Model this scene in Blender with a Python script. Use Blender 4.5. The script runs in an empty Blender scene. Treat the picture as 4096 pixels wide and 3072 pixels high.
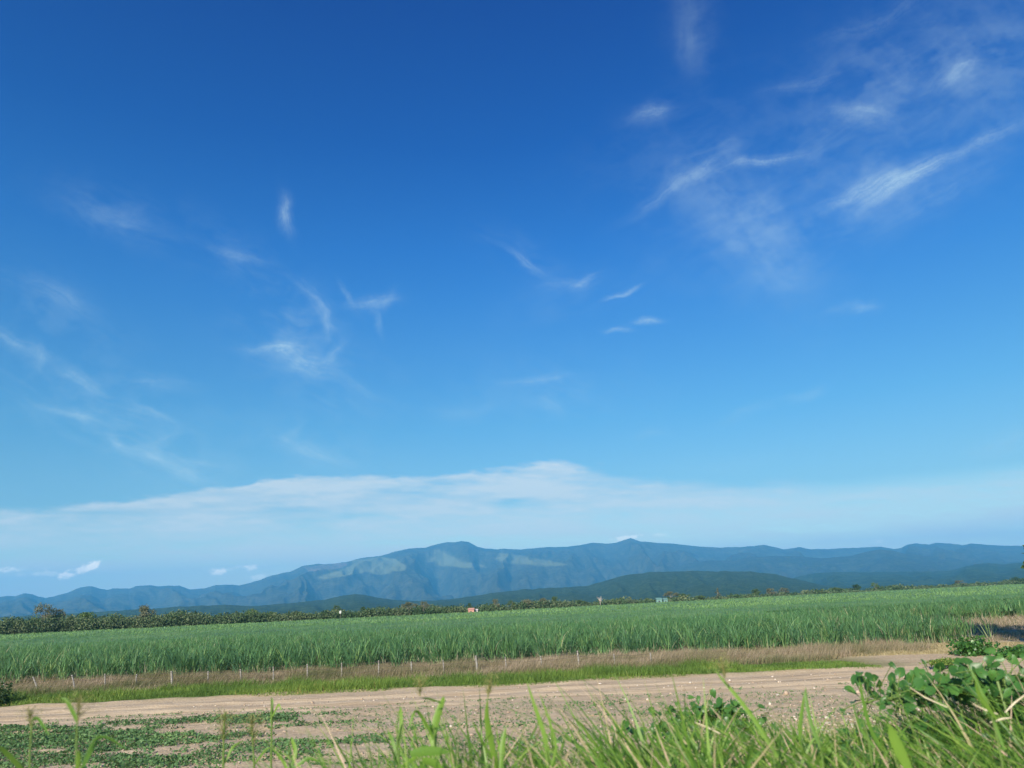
import bpy, math, random
import numpy as np
from mathutils import Matrix, Vector
S = bpy.context.scene
COL = S.collection
R = math.radians
rng = np.random.default_rng(7)

# ------------------------------------------------------------------ camera
FPX, PITCH, ROLL, CAMZ = 773.0, 15.9, 2.6, 3.6
cam = bpy.data.objects.new('camera', bpy.data.cameras.new('camera'))
COL.objects.link(cam); S.camera = cam
cam.data.sensor_width = 36; cam.data.lens = 36 * FPX / 1024
cam.data.clip_start = 0.1; cam.data.clip_end = 60000
cam.data.dof.use_dof = True; cam.data.dof.focus_distance = 40; cam.data.dof.aperture_fstop = 2.6
MW = Matrix.Translation((0, 0, CAMZ)) @ Matrix.Rotation(R(90 + PITCH), 4, 'X') @ Matrix.Rotation(R(-ROLL), 4, 'Z')
cam.matrix_world = MW
M3 = np.array(MW.to_3x3())

def ray(px, py):
    return M3 @ np.array([(px - 512) / FPX, -(py - 384) / FPX, -1.0])
def at(px, py, Y):                       # the point seen at a pixel, at depth Y
    d = ray(px, py); t = Y / d[1]
    return np.array([d[0] * t, Y, CAMZ + d[2] * t])
def project(P):
    q = (np.asarray(P) - np.array([0, 0, CAMZ])) @ M3
    return 512 + FPX * q[..., 0] / -q[..., 2], 384 - FPX * q[..., 1] / -q[..., 2]

# ------------------------------------------------------------------ sun, sky, exposure
SUN_AZ, SUN_EL = 202.0, 28.0
S.view_settings.view_transform = 'Standard'; S.view_settings.look = 'None'
S.view_settings.gamma = 1; S.view_settings.use_curve_mapping = False
S.view_settings.exposure = 0.75
EXPO = 2 ** 0.75
sun = bpy.data.objects.new('sun', bpy.data.lights.new('sun', 'SUN')); COL.objects.link(sun)
sun.data.energy = 5.0; sun.data.angle = R(0.53); sun.data.color = (1.0, 0.90, 0.74)
sd = Vector((math.sin(R(SUN_AZ)) * math.cos(R(SUN_EL)), math.cos(R(SUN_AZ)) * math.cos(R(SUN_EL)), math.sin(R(SUN_EL))))
sun.rotation_euler = sd.to_track_quat('Z', 'Y').to_euler()

world = bpy.data.worlds.new('World'); S.world = world; world.use_nodes = True

class NT:
    """tiny helper for node graphs"""
    def __init__(s, tree): s.t = tree
    def n(s, kind, **kw):
        x = s.t.nodes.new('ShaderNode' + kind)
        for k, v in kw.items(): setattr(x, k, v)
        return x
    def put(s, sock, v):
        if v is None: return
        if isinstance(v, bpy.types.NodeSocket): s.t.links.new(v, sock)
        else: sock.default_value = v
    def m(s, op, a, b=None, c=None, clamp=False):
        x = s.n('Math', operation=op, use_clamp=clamp)
        for i, v in enumerate((a, b, c)): s.put(x.inputs[i], v)
        return x.outputs[0]
    def v(s, op, a, b=None):
        x = s.n('VectorMath', operation=op)
        s.put(x.inputs[0], a); s.put(x.inputs[1], b)
        return x.outputs['Value'] if op in ('DOT_PRODUCT', 'LENGTH') else x.outputs[0]
    def scale(s, a, f):
        x = s.n('VectorMath', operation='SCALE'); s.put(x.inputs[0], a); s.put(x.inputs['Scale'], f)
        return x.outputs[0]
    def mix(s, f, a, b, blend='MIX'):
        x = s.n('Mix', data_type='RGBA', blend_type=blend)
        s.put(x.inputs[0], f); s.put(x.inputs[6], a); s.put(x.inputs[7], b)
        return x.outputs[2]
    def noise(s, vec, scale, detail=4, rough=0.5, color=False, dist=0.0):
        x = s.n('TexNoise'); s.put(x.inputs['Vector'], vec)
        x.inputs['Scale'].default_value = scale; x.inputs['Detail'].default_value = detail
        x.inputs['Roughness'].default_value = rough; x.inputs['Distortion'].default_value = dist
        return x.outputs['Color' if color else 'Fac']
    def ramp(s, f, stops, interp='LINEAR'):
        x = s.n('ValToRGB'); x.color_ramp.interpolation = interp
        while len(x.color_ramp.elements) < len(stops): x.color_ramp.elements.new(0.5)
        for e, (p, c) in zip(x.color_ramp.elements, stops):
            e.position = p; e.color = (*c, 1) if len(c) == 3 else c
        s.put(x.inputs[0], f)
        return x.outputs[0]
    def rng(s, f, a, b, c=0.0, d=1.0, smooth=True):
        x = s.n('MapRange', interpolation_type='SMOOTHSTEP' if smooth else 'LINEAR')
        for i, v in enumerate((f, a, b, c, d)): s.put(x.inputs[i], v)
        return x.outputs[0]

def build_sky():
    w = NT(world.node_tree)
    bg = world.node_tree.nodes['Background']
    sky = w.n('TexSky', sky_type='NISHITA', sun_disc=False, sun_elevation=R(SUN_EL), sun_rotation=R(SUN_AZ),
              air_density=1, dust_density=1, ozone_density=3)
    geo = w.n('TexCoord').outputs['Generated']
    d = w.v('NORMALIZE', geo)
    sep = w.n('SeparateXYZ'); w.put(sep.inputs[0], d)
    el = w.m('ARCSINE', sep.outputs[2])
    az = w.m('ARCTAN2', sep.outputs[0], sep.outputs[1])
    k = 1 / EXPO / 3
    grade = w.ramp(w.m('DIVIDE', el, R(60), clamp=True), [(p / 60, (r * k, g * k, b * k)) for p, r, g, b in (
        (0, 2.7, 2.55, 1.95), (4, 2.3, 2.1, 1.45), (7.3, 1.0, 1.26, 1.15), (12.9, .60, 1.13, 1.30), (16.6, .45, 1.02, 1.38),
        (22, .26, .87, 1.50), (25.7, .15, .74, 1.52), (33, .03, .46, 1.34), (42, .0, .27, 1.18), (60, .0, .22, 1.1))])
    base = w.mix(1.0, sky.outputs[0], w.scale(grade, 3.0), 'MULTIPLY')
    w.put(bg.inputs[0], base); bg.inputs[1].default_value = 0.1
build_sky()

# ------------------------------------------------------------------ helpers
def lattice(seed):
    return np.random.default_rng(seed).random((256, 256))
_L = {}
def vnoise(x, y, seed=0):
    L = _L.setdefault(seed, lattice(seed))
    x = np.asarray(x, float); y = np.asarray(y, float)
    xi = np.floor(x).astype(int); yi = np.floor(y).astype(int)
    fx = x - xi; fy = y - yi; fx = fx * fx * (3 - 2 * fx); fy = fy * fy * (3 - 2 * fy)
    a = L[xi % 256, yi % 256]; b = L[(xi + 1) % 256, yi % 256]; c = L[xi % 256, (yi + 1) % 256]; e = L[(xi + 1) % 256, (yi + 1) % 256]
    return (a * (1 - fx) + b * fx) * (1 - fy) + (c * (1 - fx) + e * fx) * fy
def fbm(x, y, seed=0, oct=4, gain=.5):
    s = 0; a = 1; n = 0
    for i in range(oct):
        s = s + a * vnoise(x * 2 ** i + 17 * i, y * 2 ** i + 5 * i, seed + i); n += a; a *= gain
    return s / n
def sst(a, b, x):
    t = np.clip((np.asarray(x, float) - a) / (b - a), 0, 1); return t * t * (3 - 2 * t)

def mesh_np(name, V, F, mat, attrs=None, parent=None, smooth=False):
    """numpy vertices + equal-sized faces -> ONE mesh object"""
    V = np.ascontiguousarray(V, dtype=np.float32).reshape(-1, 3); F = np.ascontiguousarray(F, dtype=np.int32)
    k = F.shape[1]; me = bpy.data.meshes.new(name)
    me.vertices.add(len(V)); me.vertices.foreach_set('co', V.ravel())
    me.loops.add(F.size); me.loops.foreach_set('vertex_index', F.ravel())
    me.polygons.add(len(F)); me.polygons.foreach_set('loop_start', np.arange(0, F.size, k, dtype=np.int32))
    try: me.polygons.foreach_set('loop_total', np.full(len(F), k, dtype=np.int32))
    except Exception: pass
    for an, av in (attrs or {}).items():
        at_ = me.attributes.new(an, 'FLOAT', 'POINT'); at_.data.foreach_set('value', np.ascontiguousarray(av, dtype=np.float32).ravel())
    me.update(calc_edges=True); me.validate()
    me.polygons.foreach_set('use_smooth', np.full(len(me.polygons), smooth, dtype=bool))
    if mat: me.materials.append(mat)
    o = bpy.data.objects.new(name, me); COL.objects.link(o)
    if parent is not None: o.parent = parent
    return o
def tag(o, label=None, cat=None, group=None, kind=None):
    if label: o['label'] = label
    if cat: o['category'] = cat
    if group: o['group'] = group
    if kind: o['kind'] = kind
    return o
def empty(name, loc, label=None, cat=None, group=None):
    o = bpy.data.objects.new(name, None); COL.objects.link(o); o.location = loc; o.empty_display_size = .2
    return tag(o, label, cat, group)
def join(parts):
    """[(V,F,tone)] with quads -> one V,F,tone"""
    Vs, Fs, Ts, n = [], [], [], 0
    for V, F, T in parts:
        Vs.append(V); Fs.append(F + n); Ts.append(T); n += len(V)
    return np.concatenate(Vs), np.concatenate(Fs), np.concatenate(Ts)

def blades(base, h, w, az, lean, curl, seg=4, tone=None, r=rng, droop=None, shape=.75, width_az=None):
    """grass or cane leaves: base (N,3), height, width, lean direction, lean, curl"""
    N = len(base); t = np.linspace(0, 1, seg + 1)[None, :]
    h = np.broadcast_to(h, N)[:, None]; w = np.broadcast_to(w, N)[:, None]
    lean = np.broadcast_to(lean, N)[:, None]; curl = np.broadcast_to(curl, N)[:, None]
    az = np.broadcast_to(az, N)
    dr = 0.35 * curl if droop is None else np.broadcast_to(droop, N)[:, None]
    hor = h * (lean * t + curl * t ** 2.2)
    z = h * (t - dr * t ** 3)
    cx, cy = np.cos(az)[:, None], np.sin(az)[:, None]
    P = np.stack([base[:, 0:1] + cx * hor, base[:, 1:2] + cy * hor, base[:, 2:3] + z], -1)
    wa = az + np.pi / 2 + r.normal(0, .6, N) if width_az is None else np.broadcast_to(width_az, N)
    W = w * (np.clip(1 - t ** 2.0, 0, 1) ** shape * (.55 + .45 * np.sin(np.pi * np.clip(t * 1.25 + .12, 0, 1))) + .03)
    off = np.stack([np.cos(wa)[:, None] * W / 2, np.sin(wa)[:, None] * W / 2, np.zeros_like(W)], -1)
    V = np.stack([P - off, P + off], 2).reshape(N, -1, 3)
    i = np.arange(seg); q = np.stack([2 * i, 2 * i + 1, 2 * i + 3, 2 * i + 2], -1)
    F = (q[None] + (np.arange(N) * 2 * (seg + 1))[:, None, None]).reshape(-1, 4)
    if tone is None: tone = r.random(N)
    T = np.repeat(tone, 2 * (seg + 1))
    return V.reshape(-1, 3), F, T
def cards(P, size, r=rng, tone=None, flat=0.0, aspect=.6):
    """small leaf quads (diamond shaped) at points P"""
    N = len(P); size = np.broadcast_to(size, N)[:, None]
    n = r.normal(size=(N, 3)); n[:, 2] = n[:, 2] * (1 - flat) + flat * 3 * (1 if flat > 0 else 0); n /= np.linalg.norm(n, axis=1)[:, None]
    a = r.normal(size=(N, 3)); u = np.cross(n, a); u /= np.linalg.norm(u, axis=1)[:, None]; v = np.cross(n, u)
    V = np.stack([P - u * size, P - v * size * aspect + u * size * .15, P + u * size, P + v * size * aspect + u * size * .15], 1)
    F = np.arange(N * 4).reshape(N, 4)
    return V.reshape(-1, 3), F, np.repeat(r.random(N) if tone is None else tone, 4)
def tube(pts, rad, sides=7, tone=.5):
    pts = np.asarray(pts, float); rad = np.broadcast_to(rad, len(pts)); n = len(pts)
    V = []
    for i in range(n):
        d = pts[min(i + 1, n - 1)] - pts[max(i - 1, 0)]; d /= np.linalg.norm(d) + 1e-9
        a = np.array([1., 0, 0]) if abs(d[2]) > .8 else np.array([0, 0, 1.])
        u = np.cross(d, a); u /= np.linalg.norm(u); v = np.cross(d, u)
        th = np.linspace(0, 2 * np.pi, sides, endpoint=False)[:, None]
        V.append(pts[i] + rad[i] * (np.cos(th) * u + np.sin(th) * v))
    V = np.concatenate(V + [pts[:1], pts[-1:]])
    F = [(i * sides + j, i * sides + (j + 1) % sides, (i + 1) * sides + (j + 1) % sides, (i + 1) * sides + j) for i in range(n - 1) for j in range(sides)]
    b, t = n * sides, n * sides + 1                          # caps as quads (sides must be even for a clean fan)
    for j in range(0, sides - 1, 2):
        F.append((b, (j + 2) % sides, (j + 1) % sides, j)); o = (n - 1) * sides; F.append((t, o + j, o + (j + 1) % sides, o + (j + 2) % sides))
    return V, np.array(F), np.full(len(V), tone)
def boxm(x0, x1, y0, y1, z0, z1):
    V = np.array([(x, y, z) for z in (z0, z1) for x, y in ((x0, y0), (x1, y0), (x1, y1), (x0, y1))], float)
    F = np.array([(3, 2, 1, 0), (4, 5, 6, 7), (0, 1, 5, 4), (1, 2, 6, 5), (2, 3, 7, 6), (3, 0, 4, 7)])
    return V, F, np.full(8, .5)

# ------------------------------------------------------------------ materials
def mat_new(name):
    m = bpy.data.materials.new(name); m.use_nodes = True
    m.cycles.emission_sampling = 'NONE'
    t = NT(m.node_tree); b = m.node_tree.nodes['Principled BSDF']; o = m.node_tree.nodes['Material Output']
    return m, t, b, o
def leaf_mat(name, stops, trans=.3, rough=.55, noise=None, spec=.3):
    """leaf colours picked by each leaf's own tone, part of the light passing through"""
    m, t, b, o = mat_new(name)
    a = t.n('Attribute', attribute_name='tone').outputs['Fac']
    if noise:
        p = t.n('NewGeometry').outputs['Position']
        nz = t.noise(p, noise[0], 3, .55)
        a = t.m('ADD', a, t.m('MULTIPLY', t.m('SUBTRACT', nz, .5), noise[1]), clamp=True)
    c = t.ramp(a, stops)
    t.put(b.inputs['Base Color'], c); b.inputs['Roughness'].default_value = rough
    b.inputs['Specular IOR Level'].default_value = spec
    tr = t.n('BsdfTranslucent'); t.put(tr.inputs[0], t.mix(.5, c, (.30, .42, .06, 1), 'MIX'))
    mx = t.n('MixShader'); mx.inputs[0].default_value = trans
    t.t.links.new(b.outputs[0], mx.inputs[1]); t.t.links.new(tr.outputs[0], mx.inputs[2]); t.t.links.new(mx.outputs[0], o.inputs[0])
    return m
def plain_mat(name, c1, c2, scale=8, rough=.8, bump=.2, detail=6, metal=0):
    m, t, b, o = mat_new(name)
    p = t.n('TexCoord').outputs['Object']
    f = t.noise(p, scale, detail, .6)
    t.put(b.inputs['Base Color'], t.mix(t.rng(f, .3, .7), (*c1, 1), (*c2, 1)))
    b.inputs['Roughness'].default_value = rough; b.inputs['Metallic'].default_value = metal
    if bump:
        bp = t.n('Bump'); bp.inputs['Strength'].default_value = bump; t.put(bp.inputs['Height'], f); t.put(b.inputs['Normal'], bp.outputs[0])
    return m
M = {}
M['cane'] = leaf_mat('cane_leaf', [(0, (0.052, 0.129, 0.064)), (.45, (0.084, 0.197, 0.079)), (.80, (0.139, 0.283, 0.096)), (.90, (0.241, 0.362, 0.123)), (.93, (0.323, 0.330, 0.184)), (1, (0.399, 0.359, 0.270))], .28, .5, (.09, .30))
M['cane_far'] = leaf_mat('cane_canopy_leaf', [(0, (0.098, 0.196, 0.078)), (.6, (0.167, 0.302, 0.102)), (1, (0.275, 0.409, 0.140))], .25, .6, (.03, .5))
M['verge'] = leaf_mat('verge_grass', [(0, (0.064, 0.126, 0.025)), (.6, (0.154, 0.252, 0.043)), (.9, (0.271, 0.341, 0.072)), (1, (0.542, 0.341, 0.172))], .3, .6, (.5, .5))
M['dry'] = leaf_mat('dry_grass', [(0, (0.127, 0.152, 0.067)), (.3, (0.242, 0.209, 0.114)), (.65, (0.369, 0.285, 0.202)), (1, (0.585, 0.454, 0.363))], .25, .8, (.35, .7))
M['straw'] = leaf_mat('straw', [(0, (0.288, 0.240, 0.115)), (.6, (0.432, 0.348, 0.196)), (1, (0.552, 0.480, 0.299))], .2, .8, (.6, .5))
M['near'] = leaf_mat('roadside_grass', [(0, (0.041, 0.103, 0.018)), (.35, (0.103, 0.230, 0.033)), (.75, (0.221, 0.375, 0.053)), (.93, (0.331, 0.460, 0.105)), (.955, (0.620, 0.460, 0.300)), (1, (0.828, 0.605, 0.450))], .42, .45, None, .4)
M['weed'] = leaf_mat('weed_leaf', [(0, (0.051, 0.112, 0.043)), (.6, (0.102, 0.203, 0.072)), (1, (0.187, 0.300, 0.102))], .2, .6, (1.2, .4))
M['vine'] = leaf_mat('vine_leaf', [(0, (.030, .095, .022)), (.6, (.055, .16, .034)), (1, (.10, .24, .05))], .32, .38, None, .4)
M['seed'] = leaf_mat('seed_head', [(0, (.20, .22, .06)), (1, (.42, .38, .17))], .3, .7)
M['tree'] = leaf_mat('tree_leaf', [(0, (0.037, 0.075, 0.026)), (.6, (0.075, 0.125, 0.042)), (1, (0.131, 0.188, 0.065))], .2, .6, (.30, .6))
M['tree_b'] = leaf_mat('tree_leaf_bright', [(0, (0.054, 0.102, 0.031)), (.6, (0.102, 0.168, 0.050)), (1, (0.168, 0.240, 0.075))], .25, .6, (.3, .6))
M['tree_g'] = leaf_mat('tree_leaf_grey', [(0, (0.083, 0.103, 0.062)), (.6, (0.145, 0.152, 0.090)), (1, (0.206, 0.198, 0.124))], .2, .6, (.3, .6))
M['tree_d'] = leaf_mat('tree_leaf_dark', [(0, (.020, .050, .018)), (.6, (.038, .080, .026)), (1, (.070, .12, .038))], .2, .6, (.3, .6))
M['bark'] = plain_mat('bark', (.10, .08, .06), (.22, .18, .14), 6)
M['greybark'] = plain_mat('grey_bark', (.20, .18, .15), (.34, .31, .27), 6)
M['palebark'] = plain_mat('pale_bark', (.38, .33, .27), (.55, .50, .43), 6)
M['post'] = plain_mat('weathered_wood', (.20, .185, .16), (.36, .335, .30), 9)
M['wire'] = plain_mat('rusty_wire', (.12, .10, .09), (.20, .16, .13), 20, .6, 0, metal=.6)
M['stem'] = leaf_mat('green_stem', [(0, (.09, .17, .035)), (1, (.19, .27, .07))], .15, .5)

def ground_mat():
    m, t, b, o = mat_new('field_soil')
    p = t.n('NewGeometry').outputs['Position']
    sx = t.n('SeparateXYZ'); t.put(sx.inputs[0], p); X, Y = sx.outputs[0], sx.outputs[1]
    big = t.noise(p, .35, 5, .6); fine = t.noise(p, 9, 6, .65); mid = t.noise(p, 1.7, 5, .6)
    st = t.n('Mapping'); t.put(st.inputs[0], p); st.inputs['Scale'].default_value = (.22, 4.2, 1)
    streak = t.noise(st.outputs[0], 1.0, 6, .65)
    soil = t.mix(t.rng(fine, .35, .68), (.34, .265, .175, 1), (.53, .43, .295, 1))
    soil = t.mix(t.rng(streak, .46, .68, 0, .75), soil, (.44, .33, .21, 1))
    soil = t.mix(t.rng(big, .45, .7, 0, .5), soil, (.54, .45, .325, 1))
    soil = t.mix(t.rng(t.noise(p, 13, 5, .7), .56, .70, 0, .7), soil, (.17, .135, .09, 1))
    # pale compacted wheel track
    yw = t.m('ADD', Y, t.m('MULTIPLY', t.m('SUBTRACT', big, .5), 2.2))
    track = t.m('MULTIPLY', t.rng(yw, 30.2, 32.0), t.m('SUBTRACT', 1, t.rng(yw, 37.0, 38.5)))
    tc = t.mix(t.rng(streak, .38, .66), (.53, .43, .30, 1), (.33, .25, .165, 1))
    tc = t.mix(t.rng(mid, .56, .72, 0, .4), tc, (.34, .255, .165, 1))
    soil = t.mix(t.m('MULTIPLY', track, .85), soil, tc)
    # earth under the grass strip and under the crop
    ge = t.mix(mid, (.10, .13, .04, 1), (.19, .20, .07, 1))
    xs = t.m('SUBTRACT', 1, t.rng(X, 15.5, 20))
    soil = t.mix(t.m('MULTIPLY', t.rng(yw, 37.8, 39.2), xs), soil, ge)
    br = t.mix(fine, (.20, .155, .105, 1), (.34, .27, .19, 1))
    soil = t.mix(t.m('MULTIPLY', t.rng(yw, 42.5, 45), t.m('SUBTRACT', 1, t.rng(X, 14, 18))), soil, br)
    ex_ = t.m('DIVIDE', t.m('SUBTRACT', X, 24.5), 9.0); ey_ = t.m('DIVIDE', t.m('SUBTRACT', Y, 47.9), 3.8)
    el_ = t.m('ADD', t.m('ADD', t.m('MULTIPLY', ex_, ex_), t.m('MULTIPLY', ey_, ey_)), t.m('SUBTRACT', mid, .5))
    soil = t.mix(t.m('SUBTRACT', 1, t.rng(el_, .7, 1.1)), soil, t.mix(fine, (.40, .33, .20, 1), (.56, .48, .32, 1)))
    soil = t.mix(t.rng(Y, 53, 56, 0, 1), soil, t.mix(t.rng(X, 29, 33), (.12, .12, .06, 1), t.mix(t.noise(p, .8, 5, .6), (.16, .12, .07, 1), (.50, .40, .26, 1))))
    soil = t.mix(t.rng(Y, 84, 90), soil, (.10, .13, .05, 1))
    soil = t.mix(t.m('SUBTRACT', 1, t.rng(Y, 7.5, 11)), soil, t.mix(fine, (.17, .13, .09, 1), (.31, .25, .18, 1)))
    far = t.noise(p, .004, 5, .6)
    soil = t.mix(t.rng(Y, 300, 700), soil, t.mix(t.rng(far, .4, .6), (.045, .075, .03, 1), (.075, .11, .045, 1)))
    t.put(b.inputs['Base Color'], t.mix(1.0, soil, (1.12, 1.10, 1.06, 1), 'MULTIPLY')); b.inputs['Roughness'].default_value = .95; b.inputs['Specular IOR Level'].default_value = .1
    bp = t.n('Bump'); bp.inputs['Strength'].default_value = .7; bp.inputs['Distance'].default_value = .06
    t.put(bp.inputs['Height'], t.m('ADD', fine, t.m('MULTIPLY', t.noise(p, 30, 3, .6), .5))); t.put(b.inputs['Normal'], bp.outputs[0])
    return m
M['ground'] = ground_mat()

# ------------------------------------------------------------------ clouds: a thin veil on a far dome patch (45 km off), opacity worked out per vertex
def build_clouds():
    naz, nel = 1500, 820
    az = np.radians(np.linspace(-52, 52, naz)); el = np.radians(np.linspace(-.6, 56, nel))
    AZ, EL = np.meshgrid(az, el)
    D = np.stack([np.sin(AZ) * np.cos(EL), np.cos(AZ) * np.cos(EL), np.sin(EL)], -1)
    q = D @ M3
    X = (512 + FPX * q[..., 0] / -q[..., 2]) * 2212 / 1024; Y = (384 - FPX * q[..., 1] / -q[..., 2]) * 2212 / 1024
    back = q[..., 2] > -.05
    X = np.where(back, -9e3, X); Y = np.where(back, -9e3, Y)
    wx = 46 * (fbm(X * .011, Y * .013, 201, 3) - .5) * 2 + 13 * (fbm(X * .045, Y * .055, 205, 4, .6) - .5) * 2
    wy = 30 * (fbm(X * .010, Y * .014, 211, 3) - .5) * 2 + 11 * (fbm(X * .045, Y * .060, 215, 4, .6) - .5) * 2
    Xw, Yw = X + wx * .45, Y + wy * .45
    def wisp(x, y, ang, L, W, k, fil, out):
        a = R(ang); rr = 2.6 * max(L, W) + 40
        m = (np.abs(Xw - x) < rr) & (np.abs(Yw - y) < rr)
        if not m.any(): return
        dx = Xw[m] - x; dy = -(Yw[m] - y)
        u = (dx * math.cos(a) + dy * math.sin(a)) / L; v = (-dx * math.sin(a) + dy * math.cos(a)) / W
        v = v + .35 * np.sin(u * 1.6 + x)                       # a slight bow
        g = np.exp(-.9 * (u * u + v * v))
        f = fbm(u * .9 + x * .13 + 40, v * 2.6 + y * .37 + 40, 221, 5, .62)
        f2 = fbm(X[m] * .05 + 3, Y[m] * .06 + 9, 231, 4, .6)
        g = g * (1 - fil + fil * np.clip((f * .65 + f2 * .35 - .30) / .34, 0, 1.5))
        fib = 1 - np.abs(2 * fbm(u * .55 + x * .07, v * 5.0 + y * .21, 281, 4, .6) - 1)
        g = g * ((.62 + .55 * np.clip((fib - .55) / .4, 0, 1) ** 1.3) if W < 24 else .9)
        out[m] += g * k * (1.0 if x > 1150 else 1.25)
    W_ = [(622, 462, -78, 34, 13, .30, .3), (690, 660, -48, 50, 13, .24, .7), (714, 708, -86, 32, 8, .16, .6),
          (808, 652, 4, 48, 11, .20, .7), (757, 640, -62, 30, 7, .17, .6), (842, 648, 48, 22, 8, .16, .6), (812, 688, -78, 28, 6, .13, .5),
          (592, 757, 2, 52, 10, .36, .7), (640, 768, -22, 42, 20, .26, .8), (680, 790, -12, 46, 20, .36, .8), (728, 770, 58, 34, 9, .18, .7),
          (40, 742, -35, 60, 14, .22, .6), (82, 775, -70, 26, 11, .18, .5), (168, 825, -32, 45, 15, .24, .6), (152, 892, -8, 55, 13, .28, .7),
          (318, 893, -30, 46, 13, .24, .7), (350, 825, -4, 60, 13, .14, .7), (250, 957, -32, 30, 9, .34, .4), (320, 982, -14, 40, 8, .28, .5),
          (410, 990, -12, 70, 6, .16, .5), (355, 948, 14, 45, 11, .20, .7), (407, 1022, -20, 58, 13, .36, .6), (634, 962, -15, 62, 18, .18, .8),
          (622, 930, 60, 32, 12, .10, .5), (690, 985, -15, 50, 8, .16, .5), (1132, 560, -32, 56, 7, .18, .5), (1245, 614, 14, 46, 12, .24, .8),
          (1275, 600, 38, 24, 6, .18, .5), (1340, 635, 20, 28, 4.5, .34, .4), (1335, 717, 0, 22, 4.5, .34, .5), (1400, 697, 8, 26, 5.5, .38, .5),
          (1165, 820, 0, 60, 8, .26, .6), (1185, 880, -40, 40, 13, .14, .6), (1742, 853, 20, 36, 8, .22, .5), (1620, 890, 20, 62, 9, .12, .6),
          (1405, 936, 4, 30, 9, .13, .6), (1860, 660, 20, 28, 12, .24, .7), (1803, 672, 16, 20, 6, .12, .5), (1412, 244, 14, 40, 14, .22, .6),
          (1870, 246, -6, 66, 20, .22, .7), (1460, 400, 35, 92, 14, .22, .5), (1640, 345, 11, 84, 10, .26, .5), (1856, 410, 22, 84, 15, .34, .5),
          (1965, 388, 28, 92, 15, .52, .35), (2140, 300, 26, 92, 14, .22, .5), (1600, 480, -55, 175, 66, .13, .6), (1660, 570, -20, 140, 48, .10, .6),
          (2084, 150, 22, 40, 16, .22, .7), (1490, 60, -80, 84, 24, .12, .5), (1735, 185, 14, 66, 14, .12, .7), (2060, 200, 20, 300, 130, .09, .8),
          (260, 470, -22, 76, 20, .10, .4), (130, 640, -35, 62, 20, .13, .5), (510, 552, -16, 58, 9, .10, .6), (1900, 40, 20, 120, 16, .09, .7),
          (1690, 450, 30, 260, 90, .06, .8), (2030, 430, 30, 120, 22, .10, .6), (780, 840, -30, 60, 20, .10, .7), (1000, 880, 10, 70, 22, .08, .7),
          (2170, 960, 8, 70, 22, .20, .7), (1560, 1000, 5, 110, 16, .08, .6), (1985, 400, 27, 150, 34, .12, .5)]
    tot = np.zeros(AZ.shape)
    for a_ in W_: wisp(*a_, tot)
    # thin fibrous veil tying the tufts together
    def env(*g_): return sum(k * np.exp(-(((X - x) * math.cos(R(a)) - (Y - y) * math.sin(R(a))) / L) ** 2 - (((X - x) * math.sin(R(a)) + (Y - y) * math.cos(R(a))) / W) ** 2) for x, y, a, L, W, k in g_)
    e_r = env((1900, 300, 25, 420, 170, .8), (1610, 500, -50, 200, 90, 1.0), (1500, 370, 35, 130, 50, .8), (2050, 130, 20, 300, 130, .9), (1500, 60, -80, 110, 50, .7), (1900, 430, 25, 200, 60, .8), (1250, 640, 15, 160, 50, .5), (1400, 290, 30, 160, 60, .35))
    e_l = env((200, 890, -30, 260, 110, 1.0), (650, 760, -45, 190, 90, 1.0), (100, 660, -35, 160, 60, .6), (660, 970, -15, 200, 50, .8), (260, 470, -20, 150, 50, .6), (540, 560, -35, 140, 40, .5), (1150, 850, 0, 240, 70, .6), (380, 1000, -18, 200, 40, .8), (1140, 560, -30, 110, 40, .4))
    def fibre(ang, sc, sd):
        a = R(ang); U = X * math.cos(a) - Y * math.sin(a) + 26 * (fbm(X * .008, Y * .008, sd, 3) - .5) * 2; Vv = X * math.sin(a) + Y * math.cos(a) + 34 * (fbm(X * .007, Y * .007, sd + 9, 4) - .5) * 2
        f = 1 - np.abs(2 * fbm(U * .006 * sc + 60, Vv * .045 * sc + 60, sd + 20, 5, .6) - 1)
        c_ = fbm(U * .009 + 30, Vv * .02 + 30, sd + 40, 5, .6)
        return np.clip((f - .50) / .45, 0, 1) ** 1.4 * np.clip((c_ - .36) / .3, 0, 1)
    tot += .045 * e_r * fibre(26, 1, 301) + .085 * e_r * np.clip((fbm(X * .012, Y * .016, 351, 5, .62) - .42) / .3, 0, 1) + .09 * e_l * fibre(-26, 1.3, 401) + .10 * e_l * np.clip((fbm(X * .016, Y * .02, 451, 5, .62) - .44) / .3, 0, 1)
    tot = np.minimum(tot, .85)
    # low stratus deck above the mountains, upper edge read along the skyline
    ex, ey = np.array([(-400, 2050), (-120, 2030), (0, 2026), (300, 1992), (620, 1952), (950, 1930), (1000, 1915), (1040, 1888), (1150, 1880), (1300, 1893), (1800, 1876), (2000, 1856), (2190, 1834), (2290, 1842), (2400, 1858), (2480, 1890),
                       (2800, 1900), (3300, 1908), (3700, 1885), (3950, 1855), (4096, 1840), (4600, 1820)], float).T
    S4 = 4096 / 2212
    edge = np.interp(X * S4 + 60 * (fbm(X * .012, Y * .03, 247, 3) - .5), ex, ey) / S4
    e2 = Y - edge - 6 + 34 * (fbm(X * .010, Y * .05, 241, 4, .55) - .5) + 9 * (fbm(X * .05, Y * .12, 243, 4, .6) - .5)
    right = sst(1150, 1750, X)
    soft = 15 + 46 * right + 10 * sst(600, 0, X)
    deck = sst(-2, 1, 0 * X) * sst(0, 1, e2 / soft)
    flat = fbm(X * .0045, Y * .035, 251, 5, .55); fine = fbm(X * .02, Y * .11, 257, 5, .6)
    body = .62 + .75 * (flat - .5) * 2 + .34 * (fine - .5) * 2 + .22 * np.exp(-((e2 - 14) / 12) ** 2) * fbm(X * .02, Y * .06, 259, 4)
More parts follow.
